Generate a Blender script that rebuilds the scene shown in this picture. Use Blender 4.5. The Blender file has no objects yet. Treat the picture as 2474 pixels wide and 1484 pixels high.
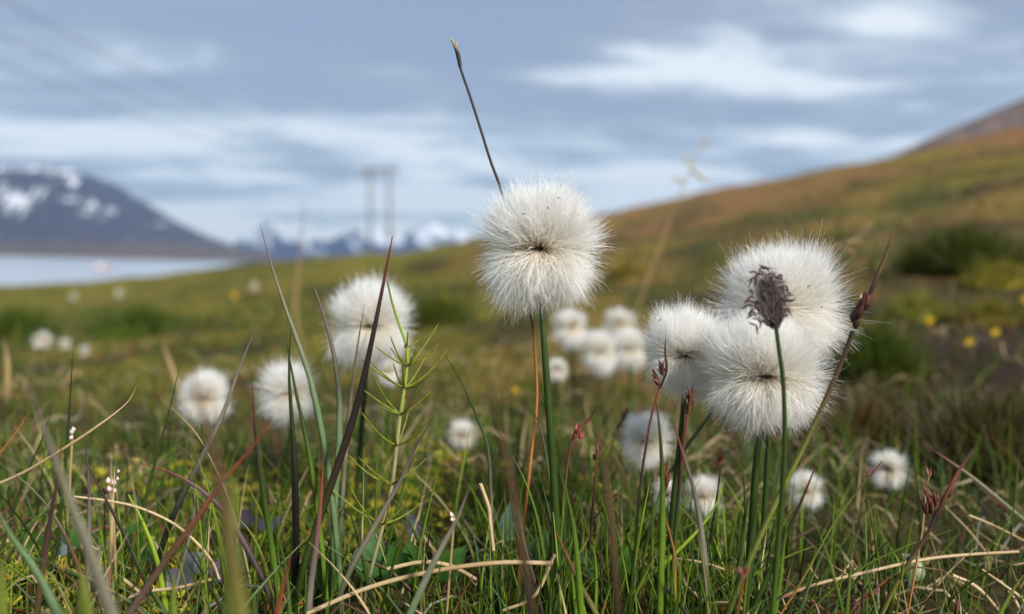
import bpy, math, random
import numpy as np

# ------------------------------------------------------------------ camera, sky, sun, exposure
SC = bpy.context.scene
COL = SC.collection
W, H, F = 2473.0, 1484.0, 1786.0           # the photograph's frame in the units used for measuring, focal length in the same units
CAMZ = 0.095
PITCH, ROLL = math.radians(3.1), math.radians(1.6)
_f = np.array([0, math.cos(PITCH), -math.sin(PITCH)])
_u0 = np.array([0, math.sin(PITCH), math.cos(PITCH)])
_r0 = np.array([1.0, 0, 0])
_r = _r0 * math.cos(ROLL) + _u0 * math.sin(ROLL)
_u = -_r0 * math.sin(ROLL) + _u0 * math.cos(ROLL)
CAM = np.array([0, 0, CAMZ])


def ray(x, y):
    return _f + (x - W / 2) / F * _r - (y - H / 2) / F * _u


def P(x, y, d):
    return CAM + ray(x, y) * d


cam = bpy.data.cameras.new('camera')
cam.sensor_width = 36.0
cam.lens = 36.0 * F / W
cam.clip_start, cam.clip_end = 0.005, 90000.0
cam.dof.use_dof = True
cam.dof.focus_distance = 0.187
cam.dof.aperture_fstop = 7.6
camo = bpy.data.objects.new('camera', cam)
COL.objects.link(camo)
from mathutils import Matrix
camo.matrix_world = Matrix(((_r[0], _u[0], -_f[0], CAM[0]), (_r[1], _u[1], -_f[1], CAM[1]),
                            (_r[2], _u[2], -_f[2], CAM[2]), (0, 0, 0, 1)))
SC.camera = camo

SUN_EL, SUN_AZ = math.radians(34), math.radians(138)     # azimuth clockwise from +Y: behind the camera, to its right
SKY_STRENGTH = 0.1
world = bpy.data.worlds.new('World')
SC.world = world
world.use_nodes = True
wt = world.node_tree
wt.nodes.clear()


class N:
    """small helper to write node trees"""
    def __init__(s, tree): s.t = tree
    def n(s, kind, ins=None, **kw):
        nd = s.t.nodes.new(kind)
        for k, v in kw.items(): setattr(nd, k, v)
        for k, v in (ins or {}).items():
            if isinstance(v, bpy.types.NodeSocket): s.t.links.new(v, nd.inputs[k])
            else: nd.inputs[k].default_value = v
        return nd
    def m(s, op, a, b=None, c=None, clamp=False):
        nd = s.t.nodes.new('ShaderNodeMath'); nd.operation = op; nd.use_clamp = clamp
        for i, v in enumerate((a, b, c)):
            if v is None: continue
            if isinstance(v, bpy.types.NodeSocket): s.t.links.new(v, nd.inputs[i])
            else: nd.inputs[i].default_value = v
        return nd.outputs[0]
    def mix(s, f, a, b, blend='MIX'):
        nd = s.t.nodes.new('ShaderNodeMix'); nd.data_type = 'RGBA'; nd.blend_type = blend
        for k, v in ((0, f), (6, a), (7, b)):
            if isinstance(v, bpy.types.NodeSocket): s.t.links.new(v, nd.inputs[k])
            else: nd.inputs[k].default_value = v if k == 0 else (*v[:3], 1)
        return nd.outputs[2]
    def ramp(s, f, stops):
        nd = s.t.nodes.new('ShaderNodeValToRGB'); s.t.links.new(f, nd.inputs[0])
        el = nd.color_ramp.elements
        while len(el) < len(stops): el.new(0.5)
        for e, (p, c) in zip(el, stops):
            e.position = p; e.color = (*c[:3], 1) if hasattr(c, '__len__') else (c, c, c, 1)
        return nd.outputs[0]


g = N(wt)
sky = g.n('ShaderNodeTexSky', sky_type='NISHITA', sun_disc=False, sun_elevation=SUN_EL, sun_rotation=SUN_AZ)
tc = g.n('ShaderNodeTexCoord')
sx = g.n('ShaderNodeSeparateXYZ', {0: tc.outputs['Generated']})
zz = g.m('ADD', g.m('MAXIMUM', sx.outputs[2], 0.0), 0.09)
cu = g.m('DIVIDE', sx.outputs[0], zz)
cv = g.m('DIVIDE', sx.outputs[1], zz)


def cloud_noise(su, sv, off, scale, detail, rough, dist):
    v = g.n('ShaderNodeCombineXYZ', {0: g.m('MULTIPLY', cu, su), 1: g.m('MULTIPLY', cv, sv), 2: off})
    return g.n('ShaderNodeTexNoise', {'Vector': v.outputs[0], 'Scale': scale, 'Detail': detail, 'Roughness': rough,
                                      'Distortion': dist}).outputs[0]


n1 = cloud_noise(0.62, 1.0, 3.7, 1.1, 5.0, 0.55, 0.6)
n2 = cloud_noise(0.55, 1.0, 11.3, 2.9, 4.0, 0.55, 0.5)
n3 = cloud_noise(0.6, 1.0, 23.1, 7.0, 3.0, 0.6, 0.4)
dens = g.m('ADD', g.m('MULTIPLY', g.m('ADD', g.m('ADD', g.m('MULTIPLY', n1, 0.52), g.m('MULTIPLY', n2, 0.36)), g.m('MULTIPLY', n3, 0.12)), 1.85), -0.42)


def uv(px, py):
    d = ray(px, py); d = d / np.linalg.norm(d)
    z = max(d[2], 0) + 0.09
    return d[0] / z, d[1] / z


# the brighter banks of the cloud layer that the photograph shows (centre, half width, half height, gain)
BANKS = [((1720, 150), (2000, 150), (1720, 205), 0.26), ((1420, 165), (1620, 165), (1420, 205), 0.12),
         ((190, 345), (470, 345), (190, 385), 0.36), ((30, 310), (100, 310), (30, 335), 0.2),
         ((850, 285), (1150, 285), (850, 315), 0.14), ((2150, 60), (2330, 60), (2150, 130), 0.17),
         ((1040, 470), (1180, 470), (1040, 500), 0.42), ((560, 545), (700, 545), (560, 580), 0.40),
         ((1560, 480), (1760, 480), (1560, 525), 0.42), ((2050, 350), (2300, 350), (2050, 375), 0.12),
         ((560, 420), (760, 420), (560, 445), 0.1), ((1200, 110), (1500, 110), (1200, 190), -0.07),
         ((700, 250), (1000, 250), (700, 310), -0.06), ((1750, 270), (2100, 270), (1750, 320), -0.06)]
for c, e, b, gain in BANKS:
    u0, v0 = uv(*c); u1, _ = uv(*e); _, v1 = uv(*b)
    du = g.m('DIVIDE', g.m('SUBTRACT', cu, u0), abs(u1 - u0))
    dv = g.m('DIVIDE', g.m('SUBTRACT', cv, v0), abs(v1 - v0))
    q = g.m('ADD', g.m('MULTIPLY', du, du), g.m('MULTIPLY', dv, dv))
    bl = g.m('MULTIPLY', g.m('EXPONENT', g.m('MULTIPLY', q, -1.0)), gain)
    bl = g.m('MULTIPLY', bl, g.m('ADD', g.m('MULTIPLY', n2, 1.6), 0.2))
    dens = g.m('ADD', dens, bl)
hz = g.m('MULTIPLY', g.m('EXPONENT', g.m('MULTIPLY', sx.outputs[2], -13.0)), 0.42)     # the layer is thinner and brighter far off
dens = g.m('ADD', dens, hz)
K = 1.0 / SKY_STRENGTH
ccol = g.ramp(dens, [(0.34, (.162, .198, .276)), (0.45, (.184, .212, .270)), (0.54, (.212, .248, .302)),
                     (0.64, (.315, .36, .41)), (0.76, (.50, .525, .54))])
cl = g.mix(1.0, ccol, (K, K, K), 'MULTIPLY')
skyc = g.mix(0.88, sky.outputs[0], cl)
bg = g.n('ShaderNodeBackground', {'Color': skyc, 'Strength': SKY_STRENGTH})
wo = g.n('ShaderNodeOutputWorld', {'Surface': bg.outputs[0]})

sun = bpy.data.lights.new('sun', 'SUN')
sun.energy, sun.angle, sun.color = 3.0, math.radians(9), (1.0, 0.965, 0.90)
suno = bpy.data.objects.new('sun', sun)
COL.objects.link(suno)
suno.rotation_euler = (math.pi / 2 - SUN_EL, 0, math.pi - SUN_AZ)
suno.location = (2, -2, 4)

vs = SC.view_settings
vs.view_transform, vs.look, vs.gamma, vs.exposure = 'Standard', 'None', 1.0, 0.98
vs.use_curve_mapping = False
cy = SC.cycles
cy.use_denoising = True
cy.max_bounces, cy.diffuse_bounces, cy.glossy_bounces, cy.transmission_bounces = 14, 12, 2, 12
cy.volume_bounces = 0
cy.caustics_reflective = cy.caustics_refractive = False

# ------------------------------------------------------------------ helpers
rng = np.random.default_rng(7)
random.seed(7)


def lin(c, k=1.10):
    c = np.asarray(c, float) / 255.0
    return np.where(c <= 0.04045, c / 12.92, ((c + 0.055) / 1.055) ** 2.4) * k


C = {k: lin(v) for k, v in dict(
    dkgreen=(50, 68, 24), green=(90, 118, 32), midgreen=(70, 92, 36), lime=(142, 166, 48), yellow=(165, 160, 60),
    bluegreen=(98, 122, 82), grey=(122, 118, 100), purple=(104, 88, 84), dkpurple=(54, 40, 42), brown=(92, 70, 48),
    dkbrown=(50, 38, 30), red=(112, 50, 42), orange=(172, 112, 60), straw=(196, 172, 132), tan=(165, 140, 98),
    rust=(130, 70, 50), black=(34, 30, 26), olive=(110, 116, 48)).items()}


def new_obj(name, data=None, parent=None, label=None, cat=None, group=None, kind=None, loc=None):
    o = bpy.data.objects.new(name, data)
    COL.objects.link(o)
    if parent is not None: o.parent = parent
    if loc is not None: o.location = loc
    if label: o['label'] = label
    if cat: o['category'] = cat
    if group: o['group'] = group
    if kind: o['kind'] = kind
    return o


def mk_mesh(name, v, faces, col=None, mat=None, smooth=True):
    v = np.asarray(v, np.float32).reshape(-1, 3)
    f = np.asarray(faces, np.int32)
    me = bpy.data.meshes.new(name)
    k = f.shape[1]
    me.vertices.add(len(v)); me.vertices.foreach_set('co', v.ravel())
    me.loops.add(f.size); me.loops.foreach_set('vertex_index', f.ravel())
    me.polygons.add(len(f)); me.polygons.foreach_set('loop_start', np.arange(0, f.size, k, dtype=np.int32))
    me.polygons.foreach_set('use_smooth', np.full(len(f), smooth))
    if col is not None:
        a = me.attributes.new('Col', 'FLOAT_COLOR', 'POINT')
        cc = np.ones((len(v), 4), np.float32); cc[:, :3] = np.asarray(col).reshape(-1, 3)
        a.data.foreach_set('color', cc.ravel())
    me.update(calc_edges=True)
    me.validate()
    if mat: me.materials.append(mat)
    return me


def strands(paths, radii, cols, k=2, flat=1.0, ref=None, twist=None, seed=0):
    """many tapered tubes (k>=3) or ribbons (k=2) at once. paths (n,m,3), radii (n,m), cols (n,m,3)"""
    p = np.asarray(paths, float)
    n, m, _ = p.shape
    r_ = np.random.default_rng(seed)
    t = np.gradient(p, axis=1)
    t /= np.linalg.norm(t, axis=2, keepdims=True) + 1e-12
    if ref is None:
        ref = r_.normal(size=(n, 1, 3))
    ref = np.broadcast_to(ref, (n, m, 3)) if np.ndim(ref) == 3 else np.broadcast_to(np.asarray(ref)[None, None], (n, m, 3))
    a = np.cross(t, ref); a /= np.linalg.norm(a, axis=2, keepdims=True) + 1e-12
    b = np.cross(a, t)
    if twist is not None:
        tw = np.asarray(twist)[..., None]
        a, b = a * np.cos(tw) + b * np.sin(tw), b * np.cos(tw) - a * np.sin(tw)
    rad = np.asarray(radii)[..., None]
    ang = np.arange(k) * 2 * math.pi / k
    V = np.stack([p + a * rad * math.cos(q) + b * rad * flat * math.sin(q) for q in ang], axis=2)   # n,m,k,3
    CC = np.repeat(np.asarray(cols)[:, :, None, :], k, axis=2)
    i = np.arange(n)[:, None, None] * m * k + np.arange(m - 1)[None, :, None] * k
    if k == 2:
        j = np.array([0])
        q = np.stack([i + 0, i + 1, i + 3, i + 2], axis=-1)
    else:
        j = np.arange(k)[None, None]
        j2 = (j + 1) % k
        q = np.stack([i + j, i + j2, i + j2 + k, i + j + k], axis=-1)
    return V.reshape(-1, 3), q.reshape(-1, 4), CC.reshape(-1, 3)


def cat(parts):
    vs_, fs_, cs_, o = [], [], [], 0
    for v, f, c in parts:
        vs_.append(v); fs_.append(f + o); cs_.append(c); o += len(v)
    return np.concatenate(vs_), np.concatenate(fs_), np.concatenate(cs_)


def catmull(pts, m):
    p = np.asarray(pts, float)
    p = np.vstack([2 * p[0] - p[1], p, 2 * p[-1] - p[-2]])
    s = np.linspace(0, len(p) - 3 - 1e-6, m)
    i = s.astype(int); t = (s - i)[:, None]
    a, b, c, d = p[i], p[i + 1], p[i + 2], p[i + 3]
    return 0.5 * (2 * b + (c - a) * t + (2 * a - 5 * b + 4 * c - d) * t ** 2 + (3 * b - a - 3 * c + d) * t ** 3)


def _hash(ix, iy, seed):
    h = (ix.astype(np.int64) * 374761393 + iy.astype(np.int64) * 668265263 + seed * 1442695041) & 0x7fffffff
    h = ((h ^ (h >> 13)) * 1274126177) & 0x7fffffff
    return ((h ^ (h >> 16)) & 0xffff) / 65535.0


def vn(x, y, seed=0):
    x = np.asarray(x, float); y = np.asarray(y, float)
    ix, iy = np.floor(x), np.floor(y)
    fx, fy = x - ix, y - iy
    fx = fx * fx * (3 - 2 * fx); fy = fy * fy * (3 - 2 * fy)
    a, b = _hash(ix, iy, seed), _hash(ix + 1, iy, seed)
    c, d = _hash(ix, iy + 1, seed), _hash(ix + 1, iy + 1, seed)
    return (a * (1 - fx) + b * fx) * (1 - fy) + (c * (1 - fx) + d * fx) * fy


def fbm(x, y, seed=0, o=3):
    s, a, t = 0, 1.0, 0
    for i in range(o):
        s = s + a * vn(x * 2 ** i, y * 2 ** i, seed + i * 17); t += a; a *= 0.5
    return s / t


def sm(x, a, b):
    t = np.clip((x - a) / (b - a), 0, 1)
    return t * t * (3 - 2 * t)


def lerp(a, b, t):
    return a + (b - a) * t


# ------------------------------------------------------------------ materials
def new_mat(name):
    m = bpy.data.materials.new(name)
    m.use_nodes = True
    m.node_tree.nodes.clear()
    return m, N(m.node_tree)


def plant_mat(name, transl=0.25, rough=0.5, nscale=600.0, namp=0.35, spec=0.3):
    m, q = new_mat(name)
    at = q.n('ShaderNodeAttribute', attribute_name='Col')
    tcn = q.n('ShaderNodeTexCoord')
    no = q.n('ShaderNodeTexNoise', {'Vector': tcn.outputs['Object'], 'Scale': nscale, 'Detail': 3.0})
    f = q.m('ADD', q.m('MULTIPLY', no.outputs[0], 2 * namp), 1 - namp)
    col = q.mix(1.0, at.outputs['Color'], f, 'MULTIPLY')
    pb = q.n('ShaderNodeBsdfPrincipled', {'Base Color': col, 'Roughness': rough, 'Specular IOR Level': spec})
    tr = q.n('ShaderNodeBsdfTranslucent', {'Color': col})
    mx = q.n('ShaderNodeMixShader', {0: transl, 1: pb.outputs[0], 2: tr.outputs[0]})
    q.n('ShaderNodeOutputMaterial', {0: mx.outputs[0]})
    return m


def ground_mat(name, nscale, namp, bump=0.0, bscale=30.0, rough=0.9):
    m, q = new_mat(name)
    at = q.n('ShaderNodeAttribute', attribute_name='Col')
    tcn = q.n('ShaderNodeTexCoord')
    f = None
    for s in nscale:
        no = q.n('ShaderNodeTexNoise', {'Vector': tcn.outputs['Object'], 'Scale': s, 'Detail': 4.0, 'Roughness': 0.6})
        v = q.m('ADD', q.m('MULTIPLY', no.outputs[0], 2 * namp), 1 - namp)
        f = v if f is None else q.m('MULTIPLY', f, v)
    col = q.mix(1.0, at.outputs['Color'], f, 'MULTIPLY')
    ins = {'Base Color': col, 'Roughness': rough, 'Specular IOR Level': 0.15}
    if bump:
        nb = q.n('ShaderNodeTexNoise', {'Vector': tcn.outputs['Object'], 'Scale': bscale, 'Detail': 5.0})
        bp = q.n('ShaderNodeBump', {'Height': nb.outputs[0], 'Strength': 0.6, 'Distance': bump})
        ins['Normal'] = bp.outputs[0]
    pb = q.n('ShaderNodeBsdfPrincipled', ins)
    q.n('ShaderNodeOutputMaterial', {0: pb.outputs[0]})
    return m


def fluff_mat():
    m, q = new_mat('cotton_fluff')
    at = q.n('ShaderNodeAttribute', attribute_name='Col')
    tcn = q.n('ShaderNodeTexCoord')
    no = q.n('ShaderNodeTexNoise', {'Vector': tcn.outputs['Object'], 'Scale': 220.0, 'Detail': 2.0})
    f = q.m('ADD', q.m('MULTIPLY', no.outputs[0], 0.04), 0.97)
    col = q.mix(1.0, at.outputs['Color'], f, 'MULTIPLY')
    d = q.n('ShaderNodeBsdfDiffuse', {'Color': col})
    t = q.n('ShaderNodeBsdfTranslucent', {'Color': col})
    gl = q.n('ShaderNodeBsdfGlossy', {'Color': (1, 1, 1, 1), 'Roughness': 0.45})
    mx = q.n('ShaderNodeMixShader', {0: 0.5, 1: d.outputs[0], 2: t.outputs[0]})
    m2 = q.n('ShaderNodeMixShader', {0: 0.04, 1: mx.outputs[0], 2: gl.outputs[0]})
    q.n('ShaderNodeOutputMaterial', {0: m2.outputs[0]})
    return m


def plain_mat(name, col, rough=0.6, nscale=8.0, amp=0.25):
    m, q = new_mat(name)
    tcn = q.n('ShaderNodeTexCoord')
    no = q.n('ShaderNodeTexNoise', {'Vector': tcn.outputs['Object'], 'Scale': nscale, 'Detail': 4.0})
    f = q.m('ADD', q.m('MULTIPLY', no.outputs[0], 2 * amp), 1 - amp)
    c = q.mix(1.0, tuple(col), f, 'MULTIPLY')
    pb = q.n('ShaderNodeBsdfPrincipled', {'Base Color': c, 'Roughness': rough})
    q.n('ShaderNodeOutputMaterial', {0: pb.outputs[0]})
    return m


M_PLANT = plant_mat('sedge_tissue', 0.22, 0.45, 900.0, 0.22)
M_GRASS = plant_mat('turf_grass', 0.30, 0.5, 500.0, 0.3)
M_LEAF = plant_mat('willow_leaf', 0.25, 0.4, 1500.0, 0.2, 0.4)
M_MOSS = plant_mat('moss', 0.3, 0.8, 300.0, 0.35, 0.1)
M_SEED = plant_mat('seed_scale', 0.05, 0.55, 2500.0, 0.4, 0.25)
M_PETAL = plant_mat('yellow_petal', 0.3, 0.4, 600.0, 0.1)
M_FLUFF = fluff_mat()
M_GROUND = ground_mat('tundra_ground', (0.12, 0.9, 9.0, 70.0), 0.38, 0.004, 160.0)
M_ROCK = ground_mat('mountain_rock', (0.004, 0.02), 0.22)
M_SCREE = ground_mat('scree', (0.02, 0.15), 0.25)
M_WOOD = plain_mat('weathered_wood', (0.16, 0.13, 0.11), 0.8, 3.0)
M_STEEL = plain_mat('galvanised_steel', (0.22, 0.23, 0.25), 0.5, 5.0)
M_CABLE = plain_mat('cable_metal', (0.09, 0.09, 0.10), 0.5, 5.0)
M_HULL = plain_mat('red_hull_paint', (0.40, 0.08, 0.06), 0.4, 0.5)
M_CABIN = plain_mat('white_cabin_paint', (0.75, 0.74, 0.72), 0.4, 0.5, 0.1)

mw, q = new_mat('sea_water')
tcn = q.n('ShaderNodeTexCoord')
mp = q.n('ShaderNodeMapping', {'Vector': tcn.outputs['Object'], 'Scale': (0.06, 0.25, 1)})
no = q.n('ShaderNodeTexNoise', {'Vector': mp.outputs[0], 'Scale': 1.0, 'Detail': 4.0})
bp = q.n('ShaderNodeBump', {'Height': no.outputs[0], 'Strength': 0.35, 'Distance': 0.6})
pb = q.n('ShaderNodeBsdfPrincipled', {'Base Color': (0.42, 0.47, 0.53, 1), 'Roughness': 0.30, 'IOR': 1.33, 'Normal': bp.outputs[0]})
q.n('ShaderNodeOutputMaterial', {0: pb.outputs[0]})
M_SEA = mw

# ------------------------------------------------------------------ terrain
SIL = [(-250, 712), (0, 694), (250, 684), (500, 660), (640, 642), (760, 632), (910, 625), (1000, 612), (1150, 586), (1300, 556),
       (1450, 530), (1560, 510), (1620, 500), (1700, 478), (1780, 464), (1850, 450), (1980, 420), (2080, 400), (2150, 386),
       (2300, 358), (2473, 322), (2700, 270)]
RS = 300.0
SEA_Z = -16.0
_az, _gg = [], []
for x, y in SIL:
    d = ray(x, y)
    _az.append(math.atan2(d[0], d[1])); _gg.append(d[2] / math.hypot(d[0], d[1]))
AZ = np.array([-math.pi, math.radians(-110), math.radians(-60)] + _az + [math.radians(60), math.radians(100), math.radians(150), math.pi])
GG = np.array([0.10, -0.07, -0.065] + _gg + [0.26, 0.30, 0.24, 0.10])


def gz(x, y):
    x = np.asarray(x, float); y = np.asarray(y, float)
    r = np.hypot(x, y) + 1e-9
    az = np.arctan2(x, y)
    E = np.interp(az, AZ, GG)
    rr = np.minimum(r, RS)
    lr = np.log(rr)
    z = E * rr * sm(lr, math.log(0.30), math.log(4.0)) + CAMZ * sm(lr, math.log(20), math.log(RS))
    z = z + (vn(x / 0.035, y / 0.035, 1) - 0.5) * 0.006
    z = z + (fbm(x / 0.16, y / 0.16, 5, 2) - 0.5) * 0.022 * sm(r, 0.20, 0.5)
    z = z + (fbm(x / 0.7, y / 0.7, 9, 2) - 0.5) * 0.11 * sm(r, 0.5, 2.0)
    z = z + (fbm(x / 6.0, y / 6.0, 13, 3) - 0.55) * 0.9 * sm(r, 3.0, 14.0)
    z = z + (fbm(x / 40., y / 40., 23, 2) - 0.6) * 3.0 * sm(r, 25.0, 90.0) * (1 - sm(r, 180, 280))
    z = z - np.maximum(r - RS, 0) * 0.22
    return z


def ground_hit(px, py):
    d = ray(px, py)
    t = np.geomspace(0.1, 300, 6000)
    q_ = CAM[None] + d[None] * t[:, None]
    s = np.where(q_[:, 2] < gz(q_[:, 0], q_[:, 1]))[0]
    i = s[0] if len(s) else len(t) - 1
    return q_[i], t[i]


rings = np.geomspace(0.05, 520, 220)
th = np.concatenate([np.linspace(-math.pi, math.radians(-50), 50, endpoint=False),
                     np.linspace(math.radians(-50), math.radians(50), 320, endpoint=False),
                     np.linspace(math.radians(50), math.pi, 50, endpoint=False)])
RR, TT = np.meshgrid(rings, th, indexing='ij')
GX, GY = RR * np.sin(TT), RR * np.cos(TT)
GZ = gz(GX, GY)
nr, nt = RR.shape
gc = np.zeros((nr, nt, 3))
# vegetation colours of the slope: olive meadow to the left, brown heath up to the right, both patchy
hillmix = np.clip(sm(TT, -0.22, 0.22) * (0.45 + 0.55 * sm(np.log(RR), math.log(0.7), math.log(6))), 0, 1)
olive, brown, deep, peat, gold = lin((104, 96, 27)), lin((124, 88, 54)), lin((52, 62, 17)), lin((44, 33, 24)), lin((120, 100, 46))
na = fbm(GX / (0.25 + 0.10 * RR), GY / (0.25 + 0.10 * RR), 31, 3)
nb = fbm(TT * 16, np.log(RR) * 7.0, 41, 3)
nc = fbm(TT * 9 + 5, np.log(RR) * 9.0, 51, 3)
base = lerp(olive, brown, np.clip(hillmix + (na - 0.5) * 1.5 * (0.3 + hillmix), 0, 1)[..., None])
base = lerp(base, deep, (sm(nb, 0.50, 0.72) * (0.85 - 0.2 * hillmix))[..., None])
base = lerp(base, gold, (sm(nc, 0.58, 0.78) * 0.6)[..., None])
base = lerp(base, peat, (sm(nc, 0.44, 0.28) * 0.75 * (1 - sm(RR, 2, 9)))[..., None])
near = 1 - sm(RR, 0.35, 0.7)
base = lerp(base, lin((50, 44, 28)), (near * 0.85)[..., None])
GPATCH = [(2330, 800, 0.16, 0.5, 'peat'), (2420, 830, 0.10, 0.3, 'peat'), (2250, 1000, 0.13, 0.2, 'peat'), (2080, 1010, 0.10, .2, 'peat'),
          (1950, 525, 0.05, 0.03, 'deep'), (2230, 490, 0.05, .03, 'deep'), (1700, 610, 0.05, .1, 'deep'), (330, 770, 0.06, .2, 'deep'),
          (1040, 745, 0.05, 0.2, 'deep'), (60, 790, 0.05, 0.2, 'deep'), (1500, 640, 0.05, 0.06, 'gold')]
for px, py, wa, wr, nm in GPATCH:
    h, _ = ground_hit(px, py)
    a0, r0 = math.atan2(h[0], h[1]), math.hypot(h[0], h[1])
    e = np.exp(-((TT - a0) / wa) ** 2 - ((np.log(RR) - math.log(r0)) / (wr + 0.12)) ** 2)
    base = lerp(base, dict(peat=peat, deep=deep, gold=gold)[nm], (e * 0.85)[..., None])
idx = np.arange(nr * nt).reshape(nr, nt)
a_, b_ = idx[:-1], idx[1:]
fq = np.stack([a_, np.roll(a_, -1, 1), np.roll(b_, -1, 1), b_], -1).reshape(-1, 4)
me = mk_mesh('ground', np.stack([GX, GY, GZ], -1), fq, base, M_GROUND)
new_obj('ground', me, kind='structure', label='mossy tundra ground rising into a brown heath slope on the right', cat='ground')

# sea
ths = np.linspace(0, 2 * math.pi, 97)[:-1]
rs = np.geomspace(40, 60000, 24)
sv = np.stack([np.outer(rs, np.sin(ths)), np.outer(rs, np.cos(ths)), np.full((24, 96), SEA_Z)], -1)
ii = np.arange(24 * 96).reshape(24, 96)
fs = np.stack([ii[:-1], np.roll(ii[:-1], -1, 1), np.roll(ii[1:], -1, 1), ii[1:]], -1).reshape(-1, 4)
new_obj('water', mk_mesh('water', sv, fs, None, M_SEA), kind='structure', label='pale still fjord water at the left', cat='water')


def mountain(name, outline, r_base, r_ridge, r_back, amp, colfn, mat, label, nu=220, power=1.25, gully=14, zb=SEA_Z, seed=3):
    xs = np.array([o[0] for o in outline], float)
    ys = np.array([o[1] for o in outline], float)
    px = np.linspace(xs[0], xs[-1], nu)
    py = np.interp(px, xs, ys)
    dd = np.array([ray(a, b) for a, b in zip(px, py)])
    az = np.arctan2(dd[:, 0], dd[:, 1]); ge = dd[:, 2] / np.hypot(dd[:, 0], dd[:, 1])
    zr = CAMZ + ge * r_ridge
    m1, m2 = 46, 14
    V, S = [], []
    for j in range(m1 + m2):
        if j < m1:
            s = j / (m1 - 1)
            r = r_base + (r_ridge - r_base) * s
            z = zb - 2 + (zr - zb + 2) * s ** power
            wv = (fbm(az * gully * 3 + 2 * s, np.full_like(az, s * 2.5), seed, 3) - 0.5) * amp * (4 * s * (1 - s)) * np.clip((zr - zb) / (amp * 6), 0, 1)
            z = z + wv
        else:
            s = 1 + (j - m1 + 1) / m2
            r = r_ridge + (r_back - r_ridge) * (s - 1)
            z = zr - (zr - zb + 60) * (s - 1) ** 1.2
        r = r * np.ones_like(az)
        V.append(np.stack([r * np.sin(az), r * np.cos(az), z * np.ones_like(az)], -1)); S.append(np.full_like(az, s))
    V = np.array(V); S = np.array(S)
    rel = V - CAM
    dep = rel @ _f
    PX = (rel @ _r) / dep * F + W / 2
    PY = H / 2 - (rel @ _u) / dep * F
    col = colfn(PX, PY, S, V)
    ix = np.arange(V.shape[0] * nu).reshape(V.shape[0], nu)
    fq_ = np.stack([ix[:-1, :-1], ix[:-1, 1:], ix[1:, 1:], ix[1:, :-1]], -1).reshape(-1, 4)
    new_obj(name, mk_mesh(name, V, fq_, col, mat), kind='structure', label=label, cat='mountain')


ROCK, SNOW = lin((60, 60, 74), 1.0), np.array([.82, .85, .88])
SNOWP = [(45, 485, 50, 30), (20, 465, 40, 36), (95, 465, 26, 22), (180, 440, 30, 14), (165, 482, 50, 10), (225, 496, 34, 12), (205, 515, 22, 9),
         (60, 408, 150, 9), (150, 415, 60, 8), (30, 512, 26, 12), (240, 525, 12, 8), (265, 508, 14, 8), (330, 472, 24, 4), (395, 542, 26, 4)]


def col_left(PX, PY, S, V):
    s = np.zeros_like(PX)
    for x, y, a, b in SNOWP:
        s = np.maximum(s, np.exp(-((PX - x) / a) ** 2 - ((PY - y) / b) ** 2))
    nz = fbm((PX + PY * .7) / 7.0, (PY - PX * .3) / 34.0, 61, 3)
    sn = sm(s + (nz - 0.5) * 1.9, 0.62, 1.0) * 0.85
    rock = lerp(ROCK, lin((92, 76, 62), 1.0), sm(PY, 560, 620)[..., None])
    rock = rock * (0.75 + 0.5 * fbm(PX / 60., (PY + PX * 0.5) / 16., 71, 3))[..., None]
    return lerp(rock, SNOW, sn[..., None])


mountain('mountain', [(-500, 425), (-250, 400), (0, 402), (123, 402), (169, 409), (208, 421), (250, 436), (287, 450), (328, 476), (383, 509),
                      (426, 536), (492, 567), (560, 592), (629, 611), (690, 626), (730, 634)],
         4300, 6000, 9500, 260, col_left, M_ROCK, 'flat-topped blue-grey mountain with snow patches across the fjord', seed=3)


def col_far(PX, PY, S, V):
    nz = fbm(PX / 26.0, (PY - PX * 0.25) / 22.0, 81, 3)
    sn = sm(nz + sm(PY, 625, 550) * 0.45, 0.66, 0.92) * .8
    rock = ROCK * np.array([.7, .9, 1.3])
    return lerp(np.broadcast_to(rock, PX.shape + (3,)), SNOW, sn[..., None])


mountain('mountain_range', [(480, 612), (560, 590), (610, 560), (640, 532), (672, 548), (700, 582), (735, 560), (765, 576), (800, 582), (845, 550), (880, 568),
                            (905, 545), (935, 565), (975, 575), (1000, 550), (1032, 530), (1060, 545), (1085, 562), (1105, 550),
                            (1140, 575), (1200, 560), (1260, 560), (1330, 585), (1400, 575), (1500, 600)],
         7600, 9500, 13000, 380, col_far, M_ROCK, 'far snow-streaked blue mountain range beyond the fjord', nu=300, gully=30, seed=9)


def col_scree(PX, PY, S, V):
    return lin((118, 100, 90)) * (0.8 + 0.4 * fbm(PX / 50., (PY + PX * .4) / 14., 91, 3))[..., None]


mountain('scree_hill', [(1560, 530), (1640, 498), (1700, 474), (1730, 466), (1765, 461), (1800, 478), (1900, 470), (2000, 440), (2100, 402), (2150, 380), (2250, 331),
                        (2350, 289), (2473, 237), (2650, 160), (2900, 90)],
         420, 900, 1600, 20, col_scree, M_SCREE, 'bare grey-brown scree hill behind the heath slope at right', seed=15, zb=-10.0)

# ------------------------------------------------------------------ haze, pylon, cables, boat
def box(name, lo, hi, mat, **kw):
    lo, hi = np.array(lo, float), np.array(hi, float)
    v = np.array([[(lo, hi)[i][0], (lo, hi)[j][1], (lo, hi)[k][2]] for i in (0, 1) for j in (0, 1) for k in (0, 1)])
    f = [[0, 1, 3, 2], [4, 6, 7, 5], [0, 4, 5, 1], [2, 3, 7, 6], [0, 2, 6, 4], [1, 5, 7, 3]]
    return new_obj(name, mk_mesh(name, v, f, None, mat, smooth=False), **kw)


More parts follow.
